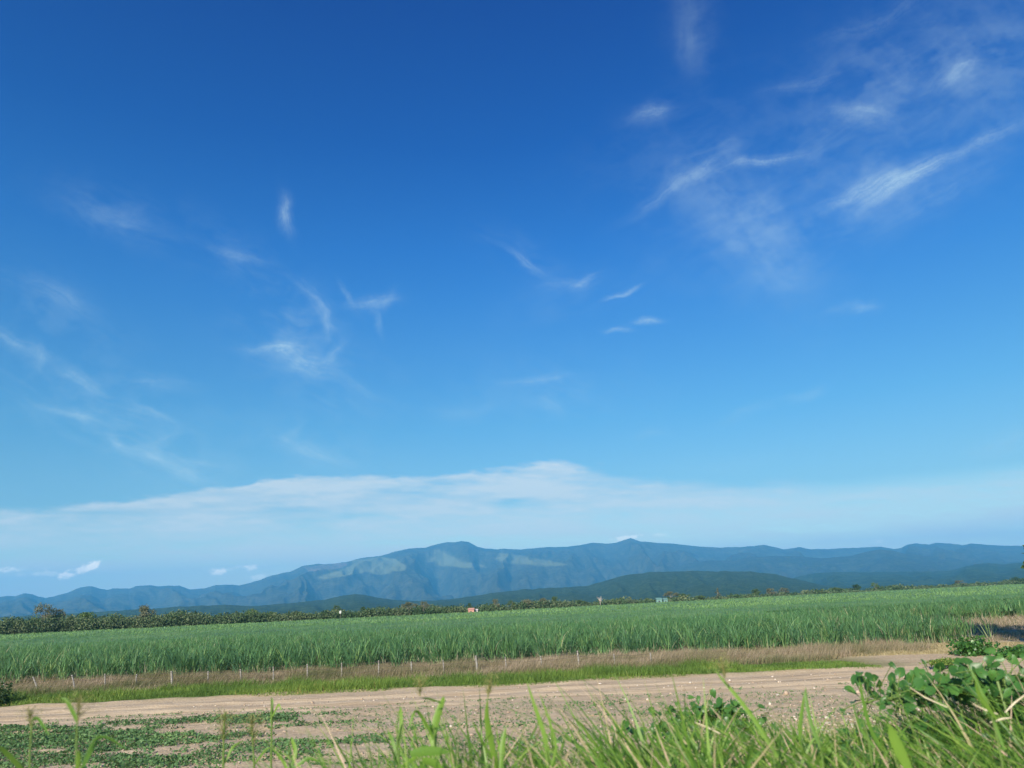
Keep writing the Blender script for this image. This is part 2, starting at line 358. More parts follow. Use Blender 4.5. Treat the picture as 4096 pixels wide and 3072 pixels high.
    hole = np.exp(-(((X - 470) / 100) ** 2 + ((Y - 1068) / 9) ** 2)) + .6 * np.exp(-(((X - 300) / 110) ** 2 + ((Y - 1105) / 10) ** 2)) + .5 * np.exp(-(((X - 60) / 120) ** 2 + ((Y - 1190) / 22) ** 2))
    body = body * (1 - .55 * np.clip(hole, 0, 1)) * (1 - .14 * right) * (1 - .06 * sst(1080, 1290, Y))
    deck = deck * np.clip(body, 0, .85)
    veil = .05 * sst(900, 1080, Y) * fbm(X * .01, Y * .03, 261, 4)
    cu = [(172, 1232, 18, 34, 9, .62, .9), (150, 1243, 10, 24, 8, .5, .9), (205, 1220, 30, 16, 7, .55, .8), (28, 1228, 0, 44, 7, .5, .9), (90, 1240, 0, 50, 5, .28, .9), (472, 1236, 20, 24, 8, .5, .9),
          (538, 1229, 24, 20, 8, .38, .9), (500, 1228, 5, 60, 6, .2, .9), (560, 1245, 10, 26, 6, .3, .9), (1358, 1160, 8, 34, 6, .35, .9), (1905, 1168, 4, 18, 5, .2, .9), (1430, 1156, 0, 24, 4, .16, .9)]
    tc = np.zeros(AZ.shape)
    Xs, Ys = Xw, Yw; Xw = X + 10 * (fbm(X * .06, Y * .08, 271, 4, .6) - .5) * 2; Yw = Y + 8 * (fbm(X * .06, Y * .08, 275, 4, .6) - .5) * 2
    pn = fbm(X * .05 + 7, Y * .085 + 3, 291, 5, .6)
    for x_, y_, ang, L_, W_c, k_, _f in cu:
        a = R(ang); dx, dy = X - x_, -(Y - y_); u = (dx * math.cos(a) + dy * math.sin(a)) / (L_ * 1.25); v = (-dx * math.sin(a) + dy * math.cos(a)) / (W_c * 1.35)
        g = np.exp(-(u * u + v * v)); tc += k_ * 1.15 * sst(.40, .85, g * .9 + (pn - .5) * 1.3) * np.clip(g * 3, 0, 1)
    tc = np.minimum(tc, .85)
    al = 1 - (1 - tot) * (1 - deck) * (1 - veil) * (1 - tc)
    fade = sst(R(-52), R(-46), AZ) * (1 - sst(R(46), R(52), AZ)) * (1 - sst(R(50), R(56), EL))
    warm = tc / np.maximum(al, 1e-3); low = deck / np.maximum(deck + tot + tc, 1e-3)
    I = np.arange(naz * nel).reshape(nel, naz)
    F = np.stack([I[:-1, :-1], I[1:, :-1], I[1:, 1:], I[:-1, 1:]], -1).reshape(-1, 4)
    m, t, b, o = mat_new('cloud_veil'); m.node_tree.nodes.remove(b)
    k = 1 / EXPO
    C = lambda r, g, b_: (r * k, g * k, b_ * k, 1)
    A = lambda n_: t.n('Attribute', attribute_name=n_).outputs['Fac']
    c = t.mix(A('low'), C(.60, .80, .88), C(1.12, 1.04, .88)); c = t.mix(t.m('MINIMUM', A('warm'), 1.0), c, C(2.6, 2.2, 1.6))
    em = t.n('Emission'); t.put(em.inputs[0], c); tr = t.n('BsdfTransparent'); mx = t.n('MixShader')
    t.put(mx.inputs[0], A('opacity')); t.t.links.new(tr.outputs[0], mx.inputs[1]); t.t.links.new(em.outputs[0], mx.inputs[2]); t.t.links.new(mx.outputs[0], o.inputs[0])
    sk = mesh_np('sky_clouds', D * 45000, F, m, {'opacity': np.clip(al * fade, 0, 1), 'warm': warm, 'low': low}, smooth=True)
    tag(sk, kind='structure')
build_clouds()

# ------------------------------------------------------------------ ground
def gz(x, y):
    """height of the land: flat field, track ruts, and the roadside bank the camera stands on"""
    x = np.asarray(x, float); y = np.asarray(y, float)
    k = sst(-3, 2.0, x)
    y1 = 2.0 + 3.2 * k; y2 = 7.0 + 4.2 * k
    top = 2.38 + .12 * sst(1.5, 4, x)
    z = top * (1 - sst(0, 1, (y - y1) / (y2 - y1)))
    near = sst(9, 16, y) * (1 - sst(44, 50, y))
    ruts = .06 * (np.cos((y - 33.2) * 3.4) * np.exp(-((y - 33.2) / 1.4) ** 2) + np.cos((y - 35.6) * 3.4) * np.exp(-((y - 35.6) / 1.2) ** 2))
    n = .14 * (fbm(x * .35, y * .8, 3) - .5) + (.05 + .09 * (1 - sst(29, 33, y))) * (fbm(x * 1.9, y * 2.6, 9) - .5)
    wind = .10 * np.exp(-((y - 38.4 + 1.2 * (fbm(x * .2, y * 0, 5) - .5)) / .5) ** 2)
    heap = .75 * np.exp(-(((x - 6.2) / 1.6) ** 2 + ((y - 13.0) / 1.3) ** 2)) + .4 * np.exp(-(((x - 10.2) / 2.2) ** 2 + ((y - 20.5) / 1.4) ** 2))
    return z + near * (n - ruts + wind) + heap * sst(7, 10, y)
xs = np.concatenate([-np.geomspace(14000, 45, 40), np.arange(-44, 44.01, .22), np.geomspace(45, 14000, 40)])
ys = np.concatenate([[-3000, -900, -200, -60, -20, -8, -3], np.arange(0, 56, .17), np.geomspace(56.5, 15500, 70)])
gx, gy = np.meshgrid(xs, ys)
gzv = gz(gx, gy)
ni, nj = gx.shape
idx = np.arange(ni * nj).reshape(ni, nj)
GF = np.stack([idx[:-1, :-1], idx[:-1, 1:], idx[1:, 1:], idx[1:, :-1]], -1).reshape(-1, 4)
tag(mesh_np('ground', np.stack([gx, gy, gzv], -1), GF, M['ground'], smooth=True), kind='structure')

# ------------------------------------------------------------------ mountains
def hill_mat(name, c1, c2, grass=False, sc=.004, rock=None):
    m, t, b, o = mat_new(name)
    p = t.n('NewGeometry').outputs['Position']
    n1 = t.noise(p, sc, 6, .65); n2 = t.noise(p, sc * 6, 4, .7)
    c = t.mix(t.rng(n1, .38, .62), (*c1, 1), (*c2, 1))
    c = t.mix(t.rng(n2, .42, .62, 0, .75), c, (c1[0] * .35, c1[1] * .38, c1[2] * .4, 1))
    if grass:
        g = t.n('Attribute', attribute_name='meadow').outputs['Fac']
        g2 = t.rng(t.m('ADD', g, t.m('MULTIPLY', t.m('SUBTRACT', n2, .5), 1.1)), .30, .85)
        c = t.mix(g2, c, t.mix(n1, (.13, .150, .07, 1), (.17, .185, .09, 1)))
        r_ = t.n('Attribute', attribute_name='cliff').outputs['Fac']
        c = t.mix(t.m('MULTIPLY', r_, t.rng(n2, .4, .6)), c, (.22, .17, .14, 1))
    t.put(b.inputs['Base Color'], c); b.inputs['Roughness'].default_value = 1; b.inputs['Specular IOR Level'].default_value = 0
    bp = t.n('Bump'); bp.inputs['Strength'].default_value = .8; bp.inputs['Distance'].default_value = .06 / sc * .04
    t.put(bp.inputs['Height'], n2); t.put(b.inputs['Normal'], bp.outputs[0])
    return m
def in_poly(px, py, poly):
    poly = np.array(poly, float); res = np.zeros(px.shape, bool); j = len(poly) - 1
    for i in range(len(poly)):
        xi, yi = poly[i]; xj, yj = poly[j]
        c = ((yi > py) != (yj > py)) & (px < (xj - xi) * (py - yi) / (yj - yi + 1e-9) + xi); res ^= c; j = i
    return res
def hill_range(name, prof, Rr, Rf, mat, nu=700, nv=70, spur=.35, seed=20, spur_f=9, shape=1.35, rough=2.0, meadow=False, back=2500):
    """terrain swept from its foot (distance Rf) up to the ridge whose skyline is PROF (photo pixels), then down the far side"""
    prof = np.array(prof, float)
    sx = np.linspace(prof[0, 0], prof[-1, 0], nu); sy = np.interp(sx, prof[:, 0], prof[:, 1])
    sy = sy + rough * (fbm(sx * .03, sx * 0, seed + 50, 4, .6) - .5) * 2
    D = np.stack([ray(a / 4, b / 4) for a, b in zip(sx, sy)])
    hd = np.hypot(D[:, 0], D[:, 1]); az = np.arctan2(D[:, 0], D[:, 1])
    Rv = Rr * (1 + .10 * (fbm(az * 6, az * 0, seed + 3) - .5))
    zr = CAMZ + Rv * D[:, 2] / hd
    v = np.concatenate([np.linspace(0, 1, nv), 1 + np.linspace(.05, 1, 12)])[:, None]
    rad = np.where(v <= 1, Rf + (Rv - Rf)[None] * v, Rv[None] + (v - 1) * back)
    prof_v = np.where(v <= 1, np.clip(v, 0, 1) ** shape, np.clip(1 - (v - 1) * .9, 0, 1) ** 1.2)
    u = az[None] * spur_f
    wob = (fbm(u * .7 + v * 1.1, v * 1.7, seed + 7) - .5) * 2.2
    rid = 1 - np.abs(2 * fbm(u * 1.0 + wob * .5, v * .8, seed, 4, .5) - 1) * 2.2
    fine = fbm(u * 5, v * 6, seed + 11, 4, .6) - .5
    env = np.where(v <= 1, 4 * v * (1 - v), 0) * .9
    z = zr[None] * (prof_v + spur * (rid - .55) * env + spur * .22 * fine * np.clip(env * 2, 0, 1))
    # no slope may rise above the line of sight to the ridge
    lim = CAMZ + (zr - CAMZ)[None] / Rv[None] * rad * (.995 - .10 * np.clip(1 - v, 0, 1))
    z = np.where(v < 1, np.minimum(z, lim), z)
    z = np.where(v == 0, -3, z); z[-1] = -5
    V = np.stack([np.sin(az)[None] * rad, np.cos(az)[None] * rad, z], -1)
    n, k = rad.shape; I = np.arange(n * k).reshape(n, k)
    F = np.stack([I[:-1, :-1], I[:-1, 1:], I[1:, 1:], I[1:, :-1]], -1).reshape(-1, 4)
    at_ = {}
    if meadow:
        px, py = project(V); px = px * 4; py = py * 4
        px = px + 26 * (fbm(px * .02, py * .05, 91) - .5); py = py + 14 * (fbm(px * .02, py * .05, 92) - .5)
        g = np.zeros(px.shape)
        for poly in (
            [(1255, 2318), (1330, 2292), (1390, 2272), (1420, 2250), (1480, 2236), (1530, 2224), (1585, 2236), (1612, 2255), (1635, 2270), (1605, 2285), (1560, 2284), (1570, 2298), (1515, 2302), (1475, 2288), (1420, 2300), (1340, 2314)],
            [(1728, 2192), (1780, 2210), (1850, 2246), (1965, 2270), (1880, 2276), (1760, 2266), (1722, 2246), (1688, 2254), (1735, 2226)],
            [(1985, 2204), (2060, 2220), (2180, 2243), (2300, 2262), (2200, 2269), (2080, 2262), (2020, 2258), (1965, 2236), (2000, 2225)],
            [(1395, 2240), (1440, 2234), (1510, 2224), (1450, 2244), (1400, 2252)], [(2180, 2244), (2290, 2262), (2260, 2266), (2180, 2256)]):
            rj = np.random.default_rng(len(poly)); acc = 0
            for _ in range(9):
                acc = acc + in_poly(px + rj.normal(0, 9), py + rj.normal(0, 4.5), poly)
            g = np.maximum(g, acc / 9)
        cl = (in_poly(px, py, [(1218, 2268), (1290, 2256), (1390, 2254), (1375, 2272), (1300, 2280), (1240, 2284)])).astype(float)
        at_ = {'meadow': g, 'cliff': cl}
    return tag(mesh_np(name, V, F, mat, at_, smooth=True), kind='structure')
A_ = [(-160, 2405), (-60, 2380), (0, 2388), (30, 2383), (55, 2385), (99, 2373), (130, 2376), (154, 2386), (179, 2391), (224, 2384), (273, 2371), (308, 2354), (338, 2347), (368, 2345), (398, 2354), (428, 2360),
      (457, 2354), (517, 2354), (542, 2344), (597, 2341), (636, 2345), (716, 2342), (736, 2350), (761, 2358), (815, 2354), (865, 2340), (915, 2338), (955, 2342), (994, 2333), (1044, 2319), (1090, 2301),
      (1164, 2286), (1209, 2264), (1268, 2254), (1298, 2258), (1358, 2252), (1383, 2249), (1448, 2232), (1527, 2222), (1587, 2204), (1656, 2192), (1696, 2191), (1746, 2177), (1786, 2169), (1815, 2169),
      (1845, 2163), (1875, 2168), (1910, 2187), (1945, 2194), (1985, 2198), (2014, 2194), (2085, 2198), (2164, 2190), (2214, 2188), (2269, 2187), (2318, 2181), (2368, 2170), (2428, 2174), (2467, 2171),
      (2497, 2159), (2522, 2152), (2557, 2164), (2617, 2170), (2716, 2176), (2796, 2187), (2885, 2191), (2945, 2188), (3014, 2185), (3055, 2179), (3099, 2188), (3134, 2198), (3198, 2189), (3248, 2197),
      (3367, 2194), (3476, 2189), (3525, 2187), (3575, 2195), (3605, 2192), (3629, 2178), (3659, 2174), (3714, 2178), (3743, 2170), (3793, 2173), (3852, 2180), (3882, 2174), (3966, 2181), (4070, 2184), (4150, 2180), (4300, 2190)]
hill_range('mountain_range', A_, 10500, 5200, hill_mat('far_forest', (.050, .058, .034), (.085, .090, .045), True, .0035), nu=1100, nv=110, spur=.40, spur_f=14, meadow=True, back=1500)
B_ = [(2500, 2420), (2640, 2300), (2746, 2252), (2845, 2242), (2935, 2242), (2995, 2228), (3100, 2224), (3198, 2226), (3297, 2234), (3396, 2224), (3471, 2206), (3520, 2198), (3570, 2202), (3619, 2214),
      (3700, 2224), (3793, 2231), (3900, 2246), (3991, 2252), (4096, 2246), (4300, 2230)]
hill_range('middle_hills', B_, 7600, 5000, hill_mat('middle_forest', (.040, .052, .030), (.065, .078, .040), False, .005), nu=500, nv=60, seed=40, spur=.35, spur_f=16, back=1200)
C2_ = [(3050, 2400), (3180, 2310), (3260, 2292), (3347, 2288), (3470, 2289), (3595, 2286), (3740, 2285), (3803, 2283), (3867, 2264), (3951, 2251), (4016, 2258), (4065, 2251), (4120, 2250), (4300, 2262)]
hill_range('green_foothills', C2_, 5000, 3000, hill_mat('foothill_forest', (.032, .062, .028), (.056, .092, .038), False, .008), nu=400, nv=50, seed=60, spur=.3, spur_f=20, back=900)
C_ = [(-120, 2475), (300, 2452), (600, 2434), (750, 2426), (900, 2418), (1000, 2424), (1150, 2414), (1300, 2398), (1360, 2384), (1413, 2376), (1460, 2379), (1510, 2390), (1600, 2402), (1750, 2402), (1850, 2390), (2000, 2368), (2099, 2357),
      (2249, 2349), (2348, 2344), (2423, 2324), (2497, 2301), (2597, 2289), (2746, 2284), (2895, 2285), (3000, 2286), (3099, 2296), (3198, 2318), (3272, 2338), (3400, 2350), (3700, 2340), (4000, 2325), (4300, 2310)]
hill_range('wooded_hill', C_, 3300, 1900, hill_mat('near_hill_forest', (.036, .066, .028), (.062, .098, .042), False, .02), nu=900, nv=70, seed=80, spur=.22, spur_f=22, rough=3.0, back=600)

# ------------------------------------------------------------------ sugar cane
def in_cane(x, y):
    x = np.asarray(x); y = np.asarray(y)
    front = 51.0 + 1.3 * (fbm(x * .25, x * 0, 31) - .5) + np.where(x > 24, (x - 24) * .45, 0)
    return np.where(x < 31.2, y > front, y > 78 + .25 * (x - 31))
def cane_leaves():
    parts = []
    def pts(n, y0, y1, r):
        y = np.sqrt(r.random(n) * (y1 ** 2 - y0 ** 2) + y0 ** 2); x = (r.random(n) * 2 - 1) * (.70 * y + 4)
        k = in_cane(x, y); return np.stack([x[k], y[k], np.zeros(k.sum())], -1)
    r = np.random.default_rng(11)
    # front clumps: rows of stools, many leaves each
    P = pts(4300, 50, 80, r)
    P[:, 1] = np.where(P[:, 1] < 56, P[:, 1], P[:, 1])
    fr = r.uniform(-40, 31, 95); Pf = np.stack([fr, 51.3 + 1.3 * (fbm(fr * .25, fr * 0, 31) - .5) + np.where(fr > 24, (fr - 24) * .45, 0) + r.uniform(0, .9, 95), fr * 0], -1)
    n_ = 1700; Pr = np.stack([r.uniform(30.5, 78, n_), r.uniform(77, 102, n_), np.zeros(n_)], -1); Pr = Pr[in_cane(Pr[:, 0], Pr[:, 1])]
    keep = (P[:, 1] > 56) | (fbm(P[:, 0] * .9, P[:, 1] * .35, 36) > .49); P = P[keep]
    P = np.concatenate([P, Pf, Pr])
    hsc = .70 + .50 * fbm(P[:, 0] * .35, P[:, 1] * .4, 12) + r.normal(0, .13, len(P))
    hsc *= np.where(P[:, 1] < 62, .62 + .62 * fbm(P[:, 0] * .8, P[:, 1] * .45, 37), 1)
    nl = 26
    B = np.repeat(P, nl, 0); H = np.repeat(hsc, nl); N = len(B)
    a = r.uniform(0, 2 * np.pi, N); q = r.random(N) ** .6 * .32
    B[:, 0] += np.cos(a) * q; B[:, 1] += np.sin(a) * q
    up = r.random(N)
    B[:, 2] = np.where(up > .45, r.uniform(.35, .95, N), 0)
    h = np.where(up > .45, r.uniform(.8, 1.25, N), r.uniform(1.0, 1.7, N)) * H
    a2 = a + r.normal(0, .5, N)
    tone = np.clip(np.repeat(r.normal(.45, .20, len(P)), nl) + r.normal(0, .22, N) - .26 * (up <= .45) * (B[:, 1] < 60), 0, .91)  # low front-row leaves darker: mature leaf colour, with self-shadow put into the tone
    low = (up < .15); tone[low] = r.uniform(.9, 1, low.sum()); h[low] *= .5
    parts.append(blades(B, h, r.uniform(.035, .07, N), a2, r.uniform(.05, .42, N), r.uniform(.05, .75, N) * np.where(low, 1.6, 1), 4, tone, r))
    # pale cane stalks and dry leaf bases in the outer rows
    K = P[(P[:, 1] < 54.5 + np.where(P[:, 0] > 24, (P[:, 0] - 24) * .45, 0)) | (P[:, 0] > 30)]; B = np.repeat(K, 7, 0); N = len(B); B[:, :2] += r.normal(0, .13, (N, 2))
    parts.append(blades(B, r.uniform(.5, 1.25, N), r.uniform(.03, .05, N), r.uniform(0, 6.28, N), r.uniform(0, .22, N), .05, 3, np.where(r.random(N) < .6, r.uniform(.80, .92, N), r.uniform(.93, 1, N)), r))
    # the crop behind, upper leaves only
    B = pts(150000, 60, 150, r); k_ = B[:, 1] > 60 + np.where(B[:, 0] > 24, (B[:, 0] - 24) * .45, 0); B = B[k_]; N = len(B); B[:, 2] = .75
    H = .80 + .38 * fbm(B[:, 0] * .22, B[:, 1] * .3, 12)
    parts.append(blades(B, r.uniform(.7, 1.15, N) * H, .10, r.uniform(0, 6.28, N), .2, r.uniform(.05, .5, N), 3, np.clip(r.normal(.5, .2, N), 0, .92), r))
    return join(parts)
V, F, T = cane_leaves()
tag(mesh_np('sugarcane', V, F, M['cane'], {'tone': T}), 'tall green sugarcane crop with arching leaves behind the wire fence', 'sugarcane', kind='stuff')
def cane_canopy():
    """the far crop: a rough leafy top over the rows plus bigger leaf bunches"""
    r = np.random.default_rng(12)
    ys_ = np.concatenate([np.arange(60, 150, 1.1), np.geomspace(150, 1400, 90)]); us = np.linspace(-.78, .80, 520)
    u, y = np.meshgrid(us, ys_); x = u * y + 0
    z = .95 + .30 * sst(70, 110, y) + .40 * fbm(x * .22, y * .3, 12) + .25 * fbm(x * 1.3, y * 1.3, 14) - .1
    off = y * 0 + 14
    lim = 52 + 12 + np.where(x > 24, (x - 24) * .5, 0)
    inside = np.where(x < 29.5, y > lim, y > 98 + .25 * (x - 31))
    # far edge of the field where the tree line stands
    n_, k_ = x.shape; I = np.arange(n_ * k_).reshape(n_, k_)
    farlim = far_edge(x / y * 1.0)
    inside &= y < farlim
    keep = inside[:-1, :-1] & inside[1:, :-1] & inside[:-1, 1:] & inside[1:, 1:]
    F = np.stack([I[:-1, :-1], I[:-1, 1:], I[1:, 1:], I[1:, :-1]], -1)[keep]
    parts = [(np.stack([x, y, z], -1).reshape(-1, 3), F, fbm(x * .12, y * .08, 33).reshape(-1))]
    n = 120000; y = 140 * (900 / 140) ** r.random(n); x = (r.random(n) * 1.52 - .74) * y
    k = y < far_edge(x / y) + 2; x, y = x[k], y[k]; N = len(x)
    B = np.stack([x, y, np.full(N, 1.0)], -1)
    H = .75 + .45 * fbm(x * .1, y * .1, 12)
    parts.append(blades(B, r.uniform(.55, 1.0, N) * H, .0014 * y, r.uniform(0, 6.28, N), .2, .3, 2, np.clip(fbm(x * .05, y * .03, 34) + r.normal(0, .10, N), 0, .75), r))
    return join(parts)
def far_edge(tanaz):
    """distance of the field's far side, by bearing"""
    px = 512 + 773 * np.asarray(tanaz) / 1.04
    return np.interp(px, [-60, 0, 470, 700, 1015, 1100], [232, 240, 295, 410, 690, 760])
V, F, T = cane_canopy()
tag(mesh_np('distant_sugarcane', V, F, M['cane_far'], {'tone': T}), 'smooth light green far part of the sugarcane field reaching the tree line', 'sugarcane', kind='stuff')

# ------------------------------------------------------------------ verge, dry grass, straw
def strip(n, x0, x1, y0, y1, r):
    return r.uniform(x0, x1, n), r.uniform(y0, y1, n)
r = np.random.default_rng(21)
edge_y = lambda x: 38.1 - .9 * (fbm(x * .18, x * 0, 41) - .5) * 2 - .4 * (fbm(x * .9, x * 0, 42) - .5) + np.where(x < -8, (-8 - x) * .06, 0)
x, y = strip(120000, -36, 16.5, 36.8, 45, r)
top_y = 42.4 + 4.4 * (fbm(x * .22, y * .3, 43) - .5)
k = (y > edge_y(x)) & (r.random(len(x)) < 1.1 - .90 * sst(-.8, 2.2, y - top_y)); x, y = x[k], y[k]
k = (x < 10) | (y < 43); x, y = x[k], y[k]; N = len(x)
hh = r.uniform(.14, .50, N) * sst(-.2, 1.3, y - edge_y(x) + .3) * np.where(x > 10.5, .35, 1) * (.2 + 1.5 * fbm(x * .9, y * .9, 45) ** 1.2)
B = np.stack([x, y, gz(x, y) - .01], -1)
VV = blades(B, hh + .03, r.uniform(.012, .03, N), r.uniform(0, 6.28, N), r.uniform(.05, .4, N), r.uniform(0, .6, N), 3, np.clip(fbm(x * .4, y * .5, 46) * 1.1 - .1 + r.normal(0, .15, N), 0, 1), r)
tag(mesh_np('verge_grass', VV[0], VV[1], M['verge'], {'tone': VV[2]}), 'low bright green grass strip between dirt track and dry grass', 'grass', kind='stuff')

x, y = strip(210000, -42, 23.5, 41.2, 53.0, r)
lo = 42.6 + 4.6 * (fbm(x * .22, y * .3, 43) - .5) + np.where(x > 8, .8, 0) + np.where(x > 14, (x - 14) * .45, 0)
k = (y > lo - .4) & (r.random(len(x)) < .35 + .65 * sst(-.4, .8, y - lo)) & (y < 52.8); x, y = x[k], y[k]; N = len(x)
hh = (.10 + .85 * fbm(x * .5, y * .6, 47) ** 1.1) * r.uniform(.6, 1.25, N) * np.where(y > 48, .85, 1) * (.45 + .55 * sst(0, 1.6, y - 42))
B = np.stack([x, y, gz(x, y) - .01], -1)
VV = blades(B, hh, r.uniform(.010, .022, N), r.normal(0, .8, N), r.uniform(.05, .35, N), r.uniform(.1, .7, N), 3, np.clip(fbm(x * .25, y * .35, 48) * 1.2 - .15 + r.normal(0, .16, N), 0, 1), r)
tag(mesh_np('dry_grass', VV[0], VV[1], M['dry'], {'tone': VV[2]}), 'brown feathery dry grass along the fence in front of the cane', 'grass', kind='stuff')

x, y = strip(60000, 14, 34, 43.5, 52.5, r)
cx_, cy_ = 24.0 + 0 * x, 48.2
k = (((x - 24.5) / 8.5) ** 2 + ((y - 47.9) / 3.4) ** 2 + .5 * (fbm(x * .5, y * .6, 51) - .5) < 1); x, y = x[k], y[k]; N = len(x)
B = np.stack([x, y, gz(x, y) - .01], -1)
VV = blades(B, r.uniform(.08, .22, N), r.uniform(.012, .025, N), r.uniform(0, 6.28, N), .3, .4, 2, None, r)
tag(mesh_np('straw_grass', VV[0], VV[1], M['straw'], {'tone': VV[2]}), 'pale straw coloured dry grass patch before the corner of the cane', 'grass', kind='stuff')
# brown weeds in front of the receding cane edge
x, y = strip(40000, 30, 74, 58, 92, r); k = (~in_cane(x, y)) & (y > 66 + .1 * (x - 30) + 8 * (fbm(x * .3, y * .3, 52) - .5)); x, y = x[k], y[k]; N = len(x)
B = np.stack([x, y, x * 0], -1)
VV = blades(B, r.uniform(.2, .6, N), .03, r.uniform(0, 6.28, N), .3, .4, 2, None, r)
xx, yy = strip(60000, 20, 60, 50, 70, r); k = (~in_cane(xx, yy)) & (xx > 24 + 0 * yy) & (fbm(xx * .5, yy * .7, 55) > .44); xx, yy = xx[k], yy[k]
VV = join([VV, blades(np.stack([xx, yy, xx * 0], -1), r.uniform(.06, .34, len(xx)), .035, r.uniform(0, 6.28, len(xx)), .4, .5, 2, None, r)])
tag(mesh_np('brown_weeds', VV[0], VV[1], M['dry'], {'tone': VV[2]}), 'brownish weeds at the foot of the cane edge far right', 'weeds', kind='stuff')

# ------------------------------------------------------------------ low broad-leaved weeds and seedlings on the bare soil
x, y = strip(230000, -26, 22, 15, 33, r)
pat = fbm(x * .42, y * .95, 61, 4, .55) + .05 * (fbm(x * 2.5, y * 3, 66) - .5)
left = sst(-1.5, -8.5, x) if False else 1 - sst(-10.5, -1.0, x)
yt = 31.2 + 1.6 * (fbm(x * .3, x * 0, 62) - .5)
thr = .60 - .20 * left + .05 * sst(26, 31, y) * (1 - left) + .10 * (1 - left) * sst(2, 9, x)
k = (pat > thr) & (y < yt) & (r.random(len(x)) < (.25 + .75 * left)); x, y = x[k], y[k]; N = len(x)
hw = (.02 + .16 * fbm(x * 1.1, y * 1.6, 63)) * (.35 + .65 * (1 - sst(-10.5, -1, x)))
P = np.stack([x, y, gz(x, y) + r.random(N) * hw], -1)
p1 = cards(P, r.uniform(.025, .062, N) * (.7 + .5 * fbm(x * .8, y * .8, 64)), r, flat=.35, aspect=.75, tone=np.clip(fbm(x * .7, y * .9, 65) * 1.0 + r.normal(0, .18, N) - .05, 0, 1))
x, y = strip(9000, -20, 20, 16, 33.5, r); k = vnoise(x * .6, y * 1.2, 71) > .45; x, y = x[k], y[k]
n = len(x); X2 = np.repeat(x, 5) + r.normal(0, .035, n * 5); Y2 = np.repeat(y, 5) + r.normal(0, .035, n * 5)
P = np.stack([X2, Y2, gz(X2, Y2) + r.uniform(.01, .06, n * 5)], -1)
p2 = cards(P, r.uniform(.012, .035, n * 5), r, flat=.2)
V, F, T = join([p1, p2])
tag(mesh_np('weeds', V, F, M['weed'], {'tone': T}), 'creeping dark green weeds spreading over the bare soil by the track', 'weeds', kind='stuff')

# ------------------------------------------------------------------ gravel and stones
def rocks(P, s, r, sub=1):
    """rounded stones; icosahedra pushed about, as quads-free triangles"""
    ph = (1 + 5 ** .5) / 2
    v = np.array([(-1, ph, 0), (1, ph, 0), (-1, -ph, 0), (1, -ph, 0), (0, -1, ph), (0, 1, ph), (0, -1, -ph), (0, 1, -ph), (ph, 0, -1), (ph, 0, 1), (-ph, 0, -1), (-ph, 0, 1)]); v /= np.linalg.norm(v[0])
    f = np.array([(0, 11, 5), (0, 5, 1), (0, 1, 7), (0, 7, 10), (0, 10, 11), (1, 5, 9), (5, 11, 4), (11, 10, 2), (10, 7, 6), (7, 1, 8), (3, 9, 4), (3, 4, 2), (3, 2, 6), (3, 6, 8), (3, 8, 9), (4, 9, 5), (2, 4, 11), (6, 2, 10), (8, 6, 7), (9, 8, 1)])
    for _ in range(sub):
        vl = list(map(tuple, v)); mid = {}; nf = []
        def mp(a, b):
            k_ = (min(a, b), max(a, b))
            if k_ not in mid:
                q = (np.array(vl[a]) + np.array(vl[b])) / 2; q /= np.linalg.norm(q); vl.append(tuple(q)); mid[k_] = len(vl) - 1
            return mid[k_]
        for a, b, c in f:
            ab, bc, ca = mp(a, b), mp(b, c), mp(c, a); nf += [(a, ab, ca), (b, bc, ab), (c, ca, bc), (ab, bc, ca)]
        v = np.array(vl); f = np.array(nf)
    N = len(P); k_ = len(v)
    jit = 1 + r.normal(0, .13, (N, k_, 1)); sc = np.broadcast_to(s, N)[:, None, None] * r.uniform(.6, 1.2, (N, 1, 3)) * np.array([1.15, 1.15, .75])
    V = P[:, None] + v[None] * jit * sc
    return V.reshape(-1, 3), (f[None] + (np.arange(N) * k_)[:, None, None]).reshape(-1, 3), np.repeat(r.random(N), k_)
def stone_mat(name, stops):
    m, t, b, o = mat_new(name)
    a = t.n('Attribute', attribute_name='tone').outputs['Fac']
    p = t.n('NewGeometry').outputs['Position']
    c = t.mix(.35, t.ramp(a, stops), t.mix(t.noise(p, 40, 4, .6), (.2, .16, .12, 1), (.6, .5, .4, 1)))
    t.put(b.inputs['Base Color'], c); b.inputs['Roughness'].default_value = .9
    return m
M['gravel'] = stone_mat('gravel', [(0, (.20, .15, .11)), (.35, (.36, .24, .15)), (.7, (.48, .38, .28)), (1, (.66, .61, .54))])
M['pale'] = stone_mat('pale_stone', [(0, (.50, .46, .39)), (1, (.62, .58, .50))])
M['tanstone'] = stone_mat('tan_stone', [(0, (.40, .29, .20)), (1, (.50, .38, .28))])
x = np.concatenate([r.normal(6.2, 1.6, 5200), r.normal(9.0, 2.2, 2600), r.uniform(-14, 20, 2500), r.normal(8, 1.5, 3200)])
y = np.concatenate([r.normal(13.0, 1.5, 5200), r.normal(22.0, 2.0, 2600), r.uniform(14, 37, 2500), r.normal(16.5, 2.0, 3200)])
k = (y > 9.5) & (y < 37); x, y = x[k], y[k]; s = r.lognormal(-3.75, .5, len(x)); s = np.clip(s, .010, .07)
P = np.stack([x, y, gz(x, y) + s * .3], -1)
V, F, T = rocks(P, s, r, 0)
tag(mesh_np('gravel', V, F, M['gravel'], {'tone': T}, smooth=True), 'loose reddish gravel and clods on the bare ground by the bank', 'gravel', kind='stuff')
